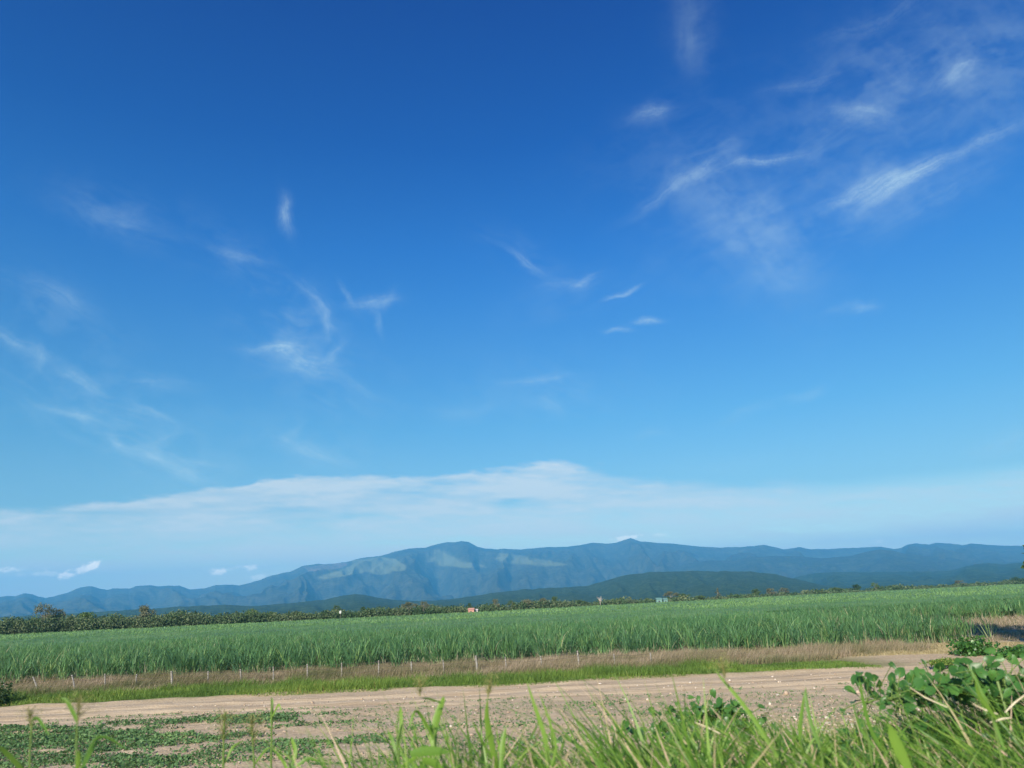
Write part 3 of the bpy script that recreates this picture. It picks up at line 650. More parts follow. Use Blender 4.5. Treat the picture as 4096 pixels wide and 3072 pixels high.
for px, py, s, mt, lab in ((690, 681.7, .07, 'pale', 'small white stone on the far edge of the dirt track'),
                           (777.5, 695, .085, 'pale', 'flat white stone lying beside a larger tan stone on the track'),
                           (786, 693, .11, 'tanstone', 'larger tan stone right next to the flat white stone'),
                           (770, 704.5, .06, 'pale', 'small pale stone below the white and tan pair'),
                           (858, 692, .07, 'tanstone', 'tan stone half hidden by the leftmost leaf of the trailing vine'),
                           (852, 725, .06, 'pale', 'grey white stone among the gravel under the big vine')):
    d = ray(px, py); tt = (CAMZ - .05) / -d[2]
    X, Y = d[0] * tt, d[1] * tt
    for _ in range(6):
        tt = (CAMZ - float(gz(X, Y)) - s * .4) / -d[2]; X, Y = d[0] * tt, d[1] * tt
    V, F, T = rocks(np.zeros((1, 3)), s * 1.0, r, 2)
    o = mesh_np('stone', V, F, M[mt], {'tone': T}, smooth=True); o.location = (X, Y, float(gz(X, Y)) + s * .35)
    tag(o, lab, 'stone', 'stones on the track')

# ------------------------------------------------------------------ fence
FY = 45.2
fence = empty('wire_fence', (0, FY, 0), 'old wire fence of thin pale wooden posts standing in the dry grass', 'fence')
posts = [(17, 2720, 0), (132, 2702, -26), (288, 2695, -17), (420, 2690, -4), (547, 2692, 3), (686, 2680, -5), (833, 2680, 0), (962, 2672, -3), (1093, 2662, -2), (1229, 2652, -1), (1367, 2646, 1), (1515, 2637, 2),
         (1645, 2642, 0), (1772, 2635, -1), (1903, 2618, -3), (2020, 2623, -3), (2162, 2620, -2), (2309, 2598, -2), (2455, 2612, 1), (2600, 2606, 0)]
tops = []
for i, (sx_, sy_, ln) in enumerate(posts):
    p = at(sx_ / 4, sy_ / 4, FY); h = max(.70, p[2] - .06); bx = p[0] - math.tan(R(ln)) * h
    rd = .033 + .016 * ((i * 37) % 5) / 5
    if i in (5, 14): rd = .058
    pts_ = [(bx, 0, -.1), (bx + (p[0] - bx) * .5 + .015, .01, h * .5), (p[0], 0, h)]
    V, F, T = tube(pts_, [rd * 1.1, rd, rd * .92], 8)
    mesh_np('post', V, F, M['post'], {'tone': T}, fence)
    tops.append((bx, p[0], h))
for fr in (.45, .72, .93):
    pl = [(b + (t_ - b) * fr, -.06, h * fr) for b, t_, h in tops]
    q = []
    for a, b in zip(pl[:-1], pl[1:]):
        q += [a, ((a[0] + b[0]) / 2, -.06, (a[2] + b[2]) / 2 - .05)]
    q.append(pl[-1])
    V, F, T = tube(q, .006, 4); mesh_np('wire', V, F, M['wire'], {'tone': T}, fence)

# ------------------------------------------------------------------ trees
def crown(blobs, n, size, r, tone0=.5):
    P, T = [], []
    for (cx, cy, cz, rx, ry, rz) in blobs:
        m = int(n * (rx * ry * rz) ** .6 / .5) + 20
        d = r.normal(size=(m, 3)); d /= np.linalg.norm(d, axis=1)[:, None]
        q = d * (r.random(m)[:, None] ** .45) * (1 + .25 * np.sin(d[:, :1] * 7 + cx) * np.cos(d[:, 1:2] * 6 + cz))
        P.append(np.array([cx, cy, cz]) + q * np.array([rx, ry, rz])); T.append(np.clip(tone0 + r.normal(0, .12) + r.normal(0, .14, m), 0, 1))
    P = np.concatenate(P); T = np.concatenate(T)
    return cards(P, r.uniform(.6, 1.3, len(P)) * size, r, T, aspect=.7)
def tree_proto(kind, r):
    """unit trees about 1 high: returns (crown mesh data, trunk mesh data)"""
    bl = []; limbs = []
    if kind == 'round':
        tr = [(0, 0, -.02), (.02, 0, .25), (0, .01, .5), (.03, 0, .8)]
        for i in range(16):
            a = r.uniform(0, 6.28); q = r.uniform(.05, .36); z = r.uniform(.26, .88); q *= math.sqrt(max(.1, 1 - ((z - .62) / .36) ** 2))
            bl.append((q * math.cos(a), q * math.sin(a), z, .17, .17, .13)); limbs.append([(0, 0, .3), (q * .5 * math.cos(a), q * .5 * math.sin(a), z * .75), (q * math.cos(a), q * math.sin(a), z)])
    elif kind == 'bush':
        tr = [(0, 0, -.02), (.02, 0, .3), (.03, 0, .6)]
        for i in range(15):
            a = r.uniform(0, 6.28); q = r.uniform(.0, .62); z = r.uniform(.14, .78 - .5 * q * q)
            bl.append((q * math.cos(a), q * math.sin(a), z, .22, .22, .17))
        limbs = [[(0, 0, .1), (.25, 0, .4), (.4, 0, .5)], [(0, 0, .1), (-.2, .1, .4), (-.4, .1, .5)]]
    elif kind == 'umbrella':
        tr = [(0, 0, -.02), (.02, 0, .3), (-.02, .01, .55)]
        for i in range(16):
            a = r.uniform(0, 6.28); q = r.uniform(.05, .5); z = r.uniform(.66, .9) - .25 * q * q
            bl.append((q * math.cos(a), q * math.sin(a), z, .15, .15, .08)); limbs.append([(0, 0, .5), (q * .5 * math.cos(a), q * .5 * math.sin(a), .66), (q * math.cos(a), q * math.sin(a), z)])
    elif kind == 'column':
        tr = [(0, 0, -.02), (.01, 0, .5), (0, 0, .95)]
        for i in range(10):
            z = .2 + .075 * i; bl.append((r.normal(0, .03), r.normal(0, .03), z, .11 * (1.15 - z), .11 * (1.15 - z), .09))
    else:  # sparse airy crown
        tr = [(0, 0, -.02), (.02, 0, .3), (-.01, .01, .6), (.03, 0, .92)]
        for i in range(18):
            a = r.uniform(0, 6.28); q = r.uniform(.05, .34); z = r.uniform(.30, .95); q *= math.sqrt(max(.15, 1 - ((z - .62) / .38) ** 2))
            bl.append((q * math.cos(a), q * math.sin(a), z, .13, .13, .10)); limbs.append([(0, 0, .35), (q * .5 * math.cos(a), q * .5 * math.sin(a), z * .8), (q * math.cos(a), q * math.sin(a), z)])
    n = {'round': 1500, 'bush': 1100, 'umbrella': 1900, 'column': 2600, 'airy': 2000}[kind]
    cr = crown(bl, n, {'round': .026, 'bush': .030, 'umbrella': .022, 'column': .018, 'airy': .020}[kind], r)
    tk = [tube(tr, np.linspace(.015, .007, len(tr)), 8)] + [tube(l, [.007, .005, .002], 4) for l in limbs]
    return cr, join(tk)
PROTO = {}
def get_proto(kind, v, mat):
    key = (kind, v, mat)
    if key not in PROTO:
        cr, tk = tree_proto(kind, np.random.default_rng(hash((len(kind), kind[0] == 'r', v)) % 9999 + 5))
        PROTO[key] = None
        root = empty('tree', (0, -500, 0))
        c = mesh_np('crown', cr[0], cr[1], M[mat], {'tone': cr[2]}, root)
        t_ = mesh_np('trunk', tk[0], tk[1], M['greybark' if mat == 'tree_g' else 'bark'], {'tone': tk[2]}, root)
        PROTO[key] = (root, c.data, t_.data, [True])
    return PROTO[key]
def put_tree(sx_, top, halfw, kind, mat, name, label, v=0, Y=None, base=0.0, cat='tree', group='trees beyond the cane field', squash=1.0):
    """a tree whose tip stands at photo pixel (sx_, top); halfw = half its width there"""
    if Y is None:
        q = ray(sx_ / 4, top / 4); Y = float(far_edge(q[0] / q[1])) + 4 + 5 * ((int(sx_) * 13) % 7) / 7
    p = at(sx_ / 4, top / 4, Y); h = p[2] - base
    wd = halfw / 4 / FPX * Y * 1.04
    root_w = {'round': .47, 'bush': .75, 'umbrella': .62, 'column': .12, 'airy': .42}[kind]
    root, cm, tm, first = get_proto(kind, v, mat)
    if first[0]: o = root; first[0] = False
    else:
        o = root.copy(); COL.objects.link(o)
        for ch in list(root.children):
            c = ch.copy(); COL.objects.link(c); c.parent = o
    o.name = name; o.location = (p[0], Y, base - .02)
    s = wd / root_w
    o.scale = (s, s * .9, h * 1.02); o.rotation_euler = (0, 0, 0)
    tag(o, label, cat, group)
    return o
TR = [
 # src x, top y, half width, kind, material, name, label
 (178, 2416, 52, 'airy', 'tree_g', 'tree', 'tall airy tree, left of the two rising above the left tree line', 0),
 (232, 2440, 34, 'airy', 'tree_g', 'tree', 'lower crown leaning against the right side of the leftmost tall airy tree', 1),
 (578, 2417, 46, 'round', 'tree_g', 'tree', 'tall domed tree, right of the two rising above the left tree line', 0),
 (345, 2446, 58, 'round', 'tree_b', 'tree', 'broad flat topped brighter green tree between the two tall pale trees', 1),
 (90, 2462, 66, 'bush', 'tree_d', 'tree', 'dark low tree at the left end of the tree line', 0),
 (20, 2464, 48, 'bush', 'tree', 'tree', 'mid green rounded tree cut by the left frame edge on the tree line', 1),
 (440, 2462, 50, 'bush', 'tree', 'tree', 'green tree just left of the tall domed tree', 2),
 (690, 2446, 46, 'round', 'tree_d', 'tree', 'dark rounded tree just right of the tall domed tree', 2),
 (784, 2440, 16, 'column', 'tree_d', 'tree', 'slim dark upright tree poking above the left half of the tree line', 0),
 (884, 2446, 34, 'bush', 'tree_b', 'tree', 'light green tree beyond the slim dark one', 0),
 (1010, 2436, 40, 'airy', 'tree_b', 'tree', 'loose pale green tree between slim dark tree and big dark bush', 2),
 (1180, 2430, 58, 'bush', 'tree_d', 'bush', 'big dark rounded bush on the field edge left of the white water tank', 2),
 (1090, 2448, 34, 'airy', 'tree_b', 'tree', 'pale ragged tree left of the big dark rounded bush', 0),
 (1345, 2424, 22, 'airy', 'tree', 'tree', 'small tree standing right above the white water tank', 1),
 (1452, 2424, 20, 'round', 'tree_d', 'tree', 'narrow dark tree to the right of the white water tank', 0),
 (1500, 2444, 26, 'bush', 'tree_b', 'bush', 'pale low bush right of the narrow dark tree', 1),
 (1578, 2430, 34, 'bush', 'tree', 'tree', 'green tree touching the left side of the broad grey green crown', 0),
 (1636, 2404, 40, 'umbrella', 'tree_g', 'tree', 'broad grey green tree, tallest on the middle of the tree line', 0),
 (1694, 2408, 24, 'airy', 'tree_g', 'tree', 'hazy thin tree just right of the broad grey green tree', 1),
 (1742, 2420, 20, 'bush', 'tree_d', 'bush', 'dark bush midway between broad grey tree and salmon shed', 0),
 (1772, 2424, 18, 'bush', 'tree_d', 'bush', 'second dark bush midway between broad grey tree and salmon shed', 1),
 (1838, 2414, 40, 'bush', 'tree', 'bush', 'long low green bush to the left of the salmon shed', 2),
 (1876, 2410, 12, 'round', 'tree_d', 'tree', 'small dark green tree directly behind the salmon shed', 1),
 (1940, 2418, 38, 'bush', 'tree', 'bush', 'green hedge-like bush right of the salmon shed', 0),
 (1978, 2394, 20, 'round', 'tree_g', 'tree', 'small brownish round tree right of the salmon shed', 1),
 (2048, 2402, 28, 'airy', 'tree', 'tree', 'leaning scrubby tree left of the three brownish field trees', 2),
 (2106, 2392, 30, 'round', 'tree_g', 'tree', 'brownish tree, left of three in a row before the wooded hill', 2),
 (2170, 2390, 26, 'round', 'tree_g', 'tree', 'brownish tree, middle of three in a row before the wooded hill', 0),
 (2214, 2384, 20, 'round', 'tree', 'tree', 'greener taller tree, right of three in a row before the wooded hill', 1),
 (2316, 2394, 22, 'umbrella', 'tree', 'tree', 'small flat tree standing alone left of the pale bare tree', 1),
 (2452, 2390, 38, 'bush', 'tree_d', 'bush', 'wide dark green bush right of the pale bare tree', 1),
 (2600, 2384, 26, 'bush', 'tree', 'bush', 'round green bush left of the pale green farm sheds', 2),
 (2682, 2362, 34, 'umbrella', 'tree_g', 'tree', 'left of the pair of flat crowned trees joined like an arch', 0),
 (2728, 2368, 32, 'umbrella', 'tree', 'tree', 'right of the pair of flat crowned trees joined like an arch', 1),
 (2800, 2378, 26, 'round', 'tree', 'tree', 'small tree between the arch pair and the slender upright tree', 2),
 (2868, 2350, 12, 'column', 'tree_g', 'tree', 'slender upright tree sticking up before the wooded hill', 0),
 (2925, 2370, 30, 'bush', 'tree_d', 'bush', 'scrubby dark bush right of the slender upright tree', 0),
 (3018, 2354, 24, 'round', 'tree', 'tree', 'rounded tree at the left of the paired crowns near the hill foot', 0),
 (3075, 2352, 26, 'round', 'tree_g', 'tree', 'brownish crown, left of two touching trees right of centre', 1),
 (3130, 2352, 28, 'airy', 'tree_g', 'tree', 'brownish crown, right of two touching trees right of centre', 0),
 (3240, 2362, 36, 'bush', 'tree_d', 'bush', 'low dark bushes at the foot of the right hills', 1),
 (3340, 2346, 28, 'round', 'tree', 'tree', 'greyish green tree left of the dark domed tree on the right', 2),
 (3420, 2336, 24, 'round', 'tree_d', 'tree', 'dark domed tree standing highest right of centre', 0),
 (3500, 2330, 22, 'airy', 'tree_b', 'tree', 'pale forked tree right of the dark domed tree', 2),
 (3560, 2338, 36, 'bush', 'tree', 'bush', 'long green bush beyond the pale forked tree', 0),
 (3720, 2334, 30, 'bush', 'tree_d', 'bush', 'thin dark bush on the far right tree line', 2),
 (3830, 2320, 26, 'round', 'tree_g', 'tree', 'grey brown tree at the far right near the corner of the hills', 1),
 (3930, 2324, 22, 'bush', 'tree', 'bush', 'green bush left of the dark wall of trees at the right edge', 1),
 (4060, 2304, 48, 'bush', 'tree_d', 'tree', 'dense dark trees on the cane horizon at the right frame edge', 0),
]
for t_ in TR: put_tree(*t_[:7], v=t_[7])
for key, (root, cm, tm, first) in PROTO.items():
    if first[0]:
        for ch in list(root.children): bpy.data.objects.remove(ch)
        bpy.data.objects.remove(root)

def far_wood():
    """the unbroken scrub and wood behind the single trees"""
    r = np.random.default_rng(88); P, T = [], []
    top = [(-200, 2478), (0, 2474), (190, 2462), (380, 2458), (495, 2462), (620, 2450), (700, 2450), (800, 2452), (900, 2450), (1000, 2446), (1100, 2450), (1250, 2446), (1345, 2440), (1450, 2436), (1560, 2434), (1700, 2428),
           (1860, 2426), (1990, 2422), (2150, 2412), (2300, 2408), (2450, 2404), (2700, 2396), (2900, 2386), (3100, 2374), (3300, 2364), (3500, 2354), (3700, 2344), (3900, 2336), (4096, 2322), (4300, 2310)]
    tx, ty = np.array(top, float).T
    for sx_ in np.arange(-260, 4360, 4.5):
        s2 = sx_ + r.uniform(-6, 6); tp = np.interp(s2, tx, ty) - 6 + r.uniform(-3, 18) + 34 * (fbm(s2 * .022, 0, 89) - .45)
        q = ray(s2 / 4, tp / 4); Y = float(far_edge(q[0] / q[1])) + (r.uniform(1, 6) if r.random() < .55 else r.uniform(8, 26))
        p = at(s2 / 4, tp / 4, Y); h = max(2.2, p[2]); w_ = r.uniform(1.6, 4.8) * Y / 260
        m = 200 if s2 < 1500 else 130
        d = r.normal(size=(m, 3)); d /= np.linalg.norm(d, axis=1)[:, None]; q = d * r.random(m)[:, None] ** .4
        P.append(np.array([p[0], Y, h * .5]) + q * np.array([w_, w_, h * .5])); T.append(np.clip(r.normal(.5, .22) + r.normal(0, .12, m), 0, 1))
    P = np.concatenate(P); T = np.concatenate(T)
    return cards(P, .0011 * P[:, 1], r, T, aspect=.8)
V, F, T = far_wood()
M['wood'] = leaf_mat('far_wood_leaf', [(0, (0.034, 0.077, 0.029)), (.4, (0.069, 0.118, 0.046)), (.7, (0.109, 0.143, 0.073)), (1, (0.172, 0.205, 0.100))], .2, .7, (.05, .7))
tag(mesh_np('far_wood', V, F, M['wood'], {'tone': T}), 'unbroken scrubby wood along the far side of the cane field', 'woodland', kind='stuff')

# pale bare tree
def bare_tree():
    p = at(2398 / 4, 2381 / 4, 352); h = p[2]
    o = empty('bare_tree', (p[0], 352, 0), 'leafless whitish tree standing alone before the wooded hill', 'tree')
    pr = [tube([(0, 0, 0), (.1, 0, h * .35), (-.05, 0, h * .62)], [.16, .13, .10], 8)]
    rr = np.random.default_rng(3)
    V, F, T = join(pr); mesh_np('trunk', V, F, M['palebark'], {'tone': T}, o)
    br = []
    for i in range(16):
        a = rr.uniform(0, 6.28); q = rr.uniform(.5, 1.7); z0 = h * rr.uniform(.4, .62)
        br.append(tube([(0, 0, z0), (q * .6 * math.cos(a), q * .6 * math.sin(a), z0 + h * .18), (q * math.cos(a), q * math.sin(a), min(h, z0 + h * rr.uniform(.25, .42)))], [.06, .045, .02], 4))
    V, F, T = join(br); mesh_np('branches', V, F, M['palebark'], {'tone': T}, o)
bare_tree()

# ------------------------------------------------------------------ small farm buildings and tank
M['salmon'] = plain_mat('salmon_plaster', (.42, .20, .15), (.50, .27, .21), 1.5, .8, .1)
M['white'] = plain_mat('white_paint', (.50, .50, .48), (.62, .62, .60), 2, .6, .05)
M['palegreen'] = plain_mat('pale_green_sheet', (.10, .21, .19), (.15, .27, .24), .8, .5, .05)
M['dark'] = plain_mat('dark_opening', (.03, .03, .03), (.05, .05, .05), 2, .6, 0)
M['tin'] = plain_mat('pale_roof_sheet', (.55, .52, .48), (.66, .62, .58), 3, .5, .1)
def shed(sx_, top, wpx, Y, wall, roofm, label, depth=3.0, cat='shed'):
    p = at(sx_ / 4, top / 4, Y); w_ = wpx / 4 / FPX * Y * 1.04; h = p[2]
    o = empty('shed', (p[0], Y, 0), label, cat)
    e = h * .80
    V, F, T = boxm(-w_ / 2, w_ / 2, 0, depth, -.1, e); mesh_np('wall', V, F, M[wall], {'tone': T}, o)
    a = w_ / 2 + .15
    V = np.array([(-a, -.2, e + .003), (a, -.2, e + .003), (a, depth + .2, e + .003), (-a, depth + .2, e + .003), (-a * .92, depth * .45, h), (a * .92, depth * .45, h), (a * .92, depth * .55, h), (-a * .92, depth * .55, h)])
    F = np.array([(3, 2, 1, 0), (4, 5, 6, 7), (0, 1, 5, 4), (1, 2, 6, 5), (2, 3, 7, 6), (3, 0, 4, 7)]); mesh_np('roof', V, F, M[roofm], {'tone': np.full(8, .5)}, o)
    V, F, T = boxm(-w_ * .15, w_ * .12, -.03, .01, 0, e * .8); mesh_np('door', V, F, M['dark'], {'tone': T}, o)
    return o
shed(1884, 2432, 22, 292, 'salmon', 'salmon', 'small salmon orange shed peeking over the cane on the tree line')
shed(1906, 2436, 8, 294, 'white', 'tin', 'tiny whitish hut just right of the salmon orange shed')
shed(2636, 2391, 20, 372, 'palegreen', 'palegreen', 'pale green roofed farm shed, left and lower of two beside the arch trees')
shed(2662, 2392, 14, 376, 'palegreen', 'palegreen', 'pale green farm shed, right one of two beside the arch trees')
def tank():
    Y = 270; p = at(1362 / 4, 2443 / 4, Y); o = empty('water_tank', (p[0], Y, 0), 'small white tank on a thin pole before the tree line', 'tank')
    h = p[2]; th = np.linspace(0, 1, 5)
    V, F, T = tube([(0, 0, h - .95), (0, 0, h - .8), (0, 0, h - .2), (0, 0, h)], [.24, .36, .36, .18], 10); mesh_np('tank_body', V, F, M['white'], {'tone': T}, o)
    V, F, T = tube([(0, 0, -.1), (0, 0, h - .95)], .09, 6); mesh_np('pole', V, F, M['wire'], {'tone': T}, o)
tank()

# ------------------------------------------------------------------ big tree out at the right (reaches into frame), and an unseen taller one added for the corner shadow
def big_tree():
    r = np.random.default_rng(5); X, Y = 29.2, 35.5
    o = empty('roadside_tree', (X, Y, 0), 'large dark tree at the right frame edge whose leafy twigs hang in', 'tree')
    limbs = [tube([(0, 0, -.1), (.1, 0, 2.2), (-.1, .1, 4.4), (.2, 0, 8.5)], [.34, .28, .22, .10], 10)]
    bl = []
    for i in range(30):
        a = r.uniform(0, 6.28); z = r.uniform(5.6, 12.2); q = r.uniform(.6, 4.6) * math.sqrt(max(.1, 1 - ((z - 8.6) / 4.4) ** 2))
        bl.append((q * math.cos(a), q * math.sin(a), z, 1.2, 1.2, .8)); limbs.append(tube([(0, 0, 3.6), (q * .5 * math.cos(a), q * .5 * math.sin(a), z * .82), (q * math.cos(a), q * math.sin(a), z)], [.10, .06, .02], 5))
    e1 = at(1023, 556, Y); e1 = e1 - np.array([X, Y, 0])
    for dx, dz, s in ((.55, .15, .42), (.30, -.45, .34), (.95, .4, .6), (1.5, .9, .8), (.5, -.95, .25), (2.1, 1.4, .8)):
        bl.append((e1[0] + dx, 0, e1[2] + dz, s, s, s * .75))
    limbs.append(tube([(0, 0, 4.2), (e1[0] * .5, 0, e1[2] + 1.5), (e1[0] + .5, 0, e1[2])], [.10, .06, .02], 5))
    cr = crown(bl, 300, .13, r, .4); mesh_np('crown', cr[0], cr[1], M['tree_d'], {'tone': cr[2]}, o)
    V, F, T = join(limbs); mesh_np('trunk', V, F, M['bark'], {'tone': T}, o)
big_tree()
def shadow_tree():  # out of view, added only to throw shade on the cane corner
    r = np.random.default_rng(15); X, Y = 18.0, 18.0
    o = empty('roadside_tree', (X, Y, 0), 'unseen very tall tree added outside the right edge to shade the cane corner', 'tree')
    limbs = [tube([(0, 0, -.1), (.3, 0, 9), (-.1, .1, 19), (.2, 0, 28)], [.42, .34, .24, .08], 10)]; bl = []
    for i in range(40):
        a = r.uniform(0, 6.28); z = r.uniform(22.3, 29.5); q = r.uniform(.2, 3.6) * math.sqrt(max(.1, 1 - ((z - 25) / 5.0) ** 2))
        bl.append((q * math.cos(a), q * math.sin(a), z, 1.0, 1.0, .8)); limbs.append(tube([(0, 0, z * .7), (q * .5 * math.cos(a), q * .5 * math.sin(a), z * .86), (q * math.cos(a), q * math.sin(a), z)], [.10, .06, .02], 5))
    cr = crown(bl, 420, .16, r, .4); mesh_np('crown', cr[0], cr[1], M['tree_d'], {'tone': cr[2]}, o)
    V, F, T = join(limbs); mesh_np('trunk', V, F, M['bark'], {'tone': T}, o)
shadow_tree()

# ------------------------------------------------------------------ bushes in the middle distance
def leafy(name, px, py, Y, w_, h_, leaf, mat, label, n=900, cat='bush', seed=1, base=None, stems=6):
    """a bush: stems and a foliage of broad leaves; (px,py) is its middle in the picture"""
    r = np.random.default_rng(seed); p = at(px, py, Y); b = float(gz(p[0], Y)) if base is None else base
    o = empty(name, (p[0], Y, b), label, cat); cz = p[2] - b
    m = n; d = r.normal(size=(m, 3)); d /= np.linalg.norm(d, axis=1)[:, None]
    q = d * r.uniform(.35, 1, m)[:, None]; lump = 1 + .35 * np.sin(d[:, 0] * 5 + seed) * np.cos(d[:, 2] * 6 + d[:, 1] * 4)
    P = np.array([0, 0, cz]) + q * lump[:, None] * np.array([w_, w_ * .8, h_]); P[:, 2] = np.maximum(P[:, 2], .02)
    V, F, T = cards(P, leaf * r.uniform(.6, 1.2, m), r, flat=.2, aspect=.75)
    mesh_np('foliage', V, F, M[mat], {'tone': T}, o)
    st = [tube([(0, 0, -.03), (w_ * .3 * math.cos(i), w_ * .3 * math.sin(i), cz * .6), (w_ * .7 * math.cos(i), w_ * .5 * math.sin(i), cz + h_ * .5)], [.02, .012, .004], 4) for i in range(stems)]
    V, F, T = join(st); mesh_np('stem', V, F, M['stem'], {'tone': T}, o)
    return o
leafy('bush', 972, 648, 43, 1.15, .60, .085, 'vine', 'rounded leafy green bush on the straw edge below the tree shadow', 1500, seed=4)
leafy('bush', 1014, 655, 40, .95, .45, .085, 'vine', 'low leafy green bush at the right frame edge beside the track', 1300, seed=5)
leafy('bush', -9, 700, 39.5, .95, .75, .08, 'tree_d', 'dark bush cut off by the left frame edge on the grass strip', 1500, seed=6)
leafy('clump', 944, 662, 37, .9, .16, .05, 'verge', 'flat bright green weed patch left of the rounded bush', 900, seed=7)

# ------------------------------------------------------------------ roadside plants close to the camera
def broad_leaves(P, size, r, up, seedtone=.5):
    """heart-shaped leaves with a folded midrib: 6 quads each"""
    N = len(P)
    prof = [(0, 0), (.06, .26), (.20, .44), (.38, .49), (.58, .42), (.78, .26), (.92, .10), (1.0, 0.0)]
    n = r.normal(0, .45, (N, 3)) + np.asarray(up); n /= np.linalg.norm(n, axis=1)[:, None]
    a = r.normal(size=(N, 3)); u = np.cross(n, a); u /= np.linalg.norm(u, axis=1)[:, None]; v = np.cross(n, u)
    s = np.broadcast_to(size, N)[:, None]; v = v * r.uniform(.55, 1.05, (N, 1)); cu_ = r.uniform(-.1, .7, (N, 1))
    rows = []
    for (l, w_) in prof:
        mid = P + u * s * (l - .4) - n * s * (cu_ * l * l)
        rows += [mid - v * s * w_ + n * s * .30 * w_, mid, mid + v * s * w_ + n * s * .30 * w_]
    # heart lobes: pull the second row backwards
    rows[3] = rows[3] - u * s * .16; rows[5] = rows[5] - u * s * .16; rows[6] = rows[6] - u * s * .06; rows[8] = rows[8] - u * s * .06
    V = np.stack(rows, 1); F = []
    for i in range(len(prof) - 1):
        F += [(3 * i, 3 * i + 1, 3 * i + 4, 3 * i + 3), (3 * i + 1, 3 * i + 2, 3 * i + 5, 3 * i + 4)]
    F = (np.array(F)[None] + (np.arange(N) * len(rows))[:, None, None]).reshape(-1, 4)
    return V.reshape(-1, 3), F, np.repeat(np.clip(r.normal(seedtone, .25, N), 0, 1), len(rows))
def vine(name, pts_px, Y, leaf, n_per, label, seed, spread=.1, cat='vine', mat='vine', tone=.5, up=(-.25, -.75, .65)):
    r = np.random.default_rng(seed)
    C = np.array([at(a, b, Y + c) for a, b, c in pts_px]); bx = C.mean(0); g = float(gz(bx[0], Y))
    o = empty(name, (bx[0], Y, g), label, cat); L = C - np.array([bx[0], Y, g])
    t_ = np.linspace(0, len(L) - 1, (len(L) - 1) * 8 + 1); S_ = np.stack([np.interp(t_, np.arange(len(L)), L[:, i]) for i in range(3)], -1)
    S_ = S_ + r.normal(0, .012, S_.shape)
    st = [tube(S_, .006, 5)]
    i0 = r.integers(0, len(S_), n_per); P = S_[i0] + r.normal(0, spread, (n_per, 3)) * np.array([1, 1.2, .75])
    for i in range(0, n_per): st.append(tube([S_[i0[i]], (S_[i0[i]] + P[i]) / 2 + (0, 0, .01), P[i]], .003, 4))
    st.append(tube([(0, 0, -.05), S_[len(S_) // 2] * .5, S_[len(S_) // 2]], .008, 6))
    V, F, T = broad_leaves(P, leaf * r.uniform(.5, 1.15, n_per), r, up, tone); mesh_np('foliage', V, F, M[mat], {'tone': T}, o, smooth=True)
    V, F, T = join(st); mesh_np('stem', V, F, M['stem'], {'tone': T}, o)
    return o
vine('trailing_vine', [(866, 704, 0), (900, 697, .1), (930, 690, 0), (958, 684, .1), (985, 684, 0), (1006, 690, 0), (1030, 708, 0)], 5.0, .072, 250, 'broad leaved vine arching over the grass at the right edge', 31, .10, tone=.42)
vine('trailing_vine', [(962, 690, .2), (977, 676, .2), (994, 672, .2), (1012, 684, .2), (1028, 700, 0)], 4.5, .085, 26, 'uppermost large leaved vine shoot in front of the far bushes', 32, .05)
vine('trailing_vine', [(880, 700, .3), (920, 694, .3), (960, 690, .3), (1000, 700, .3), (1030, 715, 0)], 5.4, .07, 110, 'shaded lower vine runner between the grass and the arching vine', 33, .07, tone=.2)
vine('broadleaf_weed', [(662, 734, 0), (680, 724, 0), (700, 715, 0), (722, 712, 0), (740, 722, 0), (752, 736, 0), (730, 738, 0), (695, 742, 0)], 7.2, .075, 320, 'bushy broad leaved weed rising from the grass right of centre', 34, .10)
vine('broadleaf_weed', [(664, 745, 0), (690, 748, 0), (720, 752, 0), (760, 750, 0)], 6.8, .10, 130, 'dark leafy weed growing low beneath the bushy weed', 35, .12, tone=.25)
vine('broadleaf_weed', [(618, 736, 0), (625, 729, 0), (640, 742, 0)], 6.8, .08, 16, 'small light green broad leaved seedling left of the bushy weed', 36, .04, tone=.8)

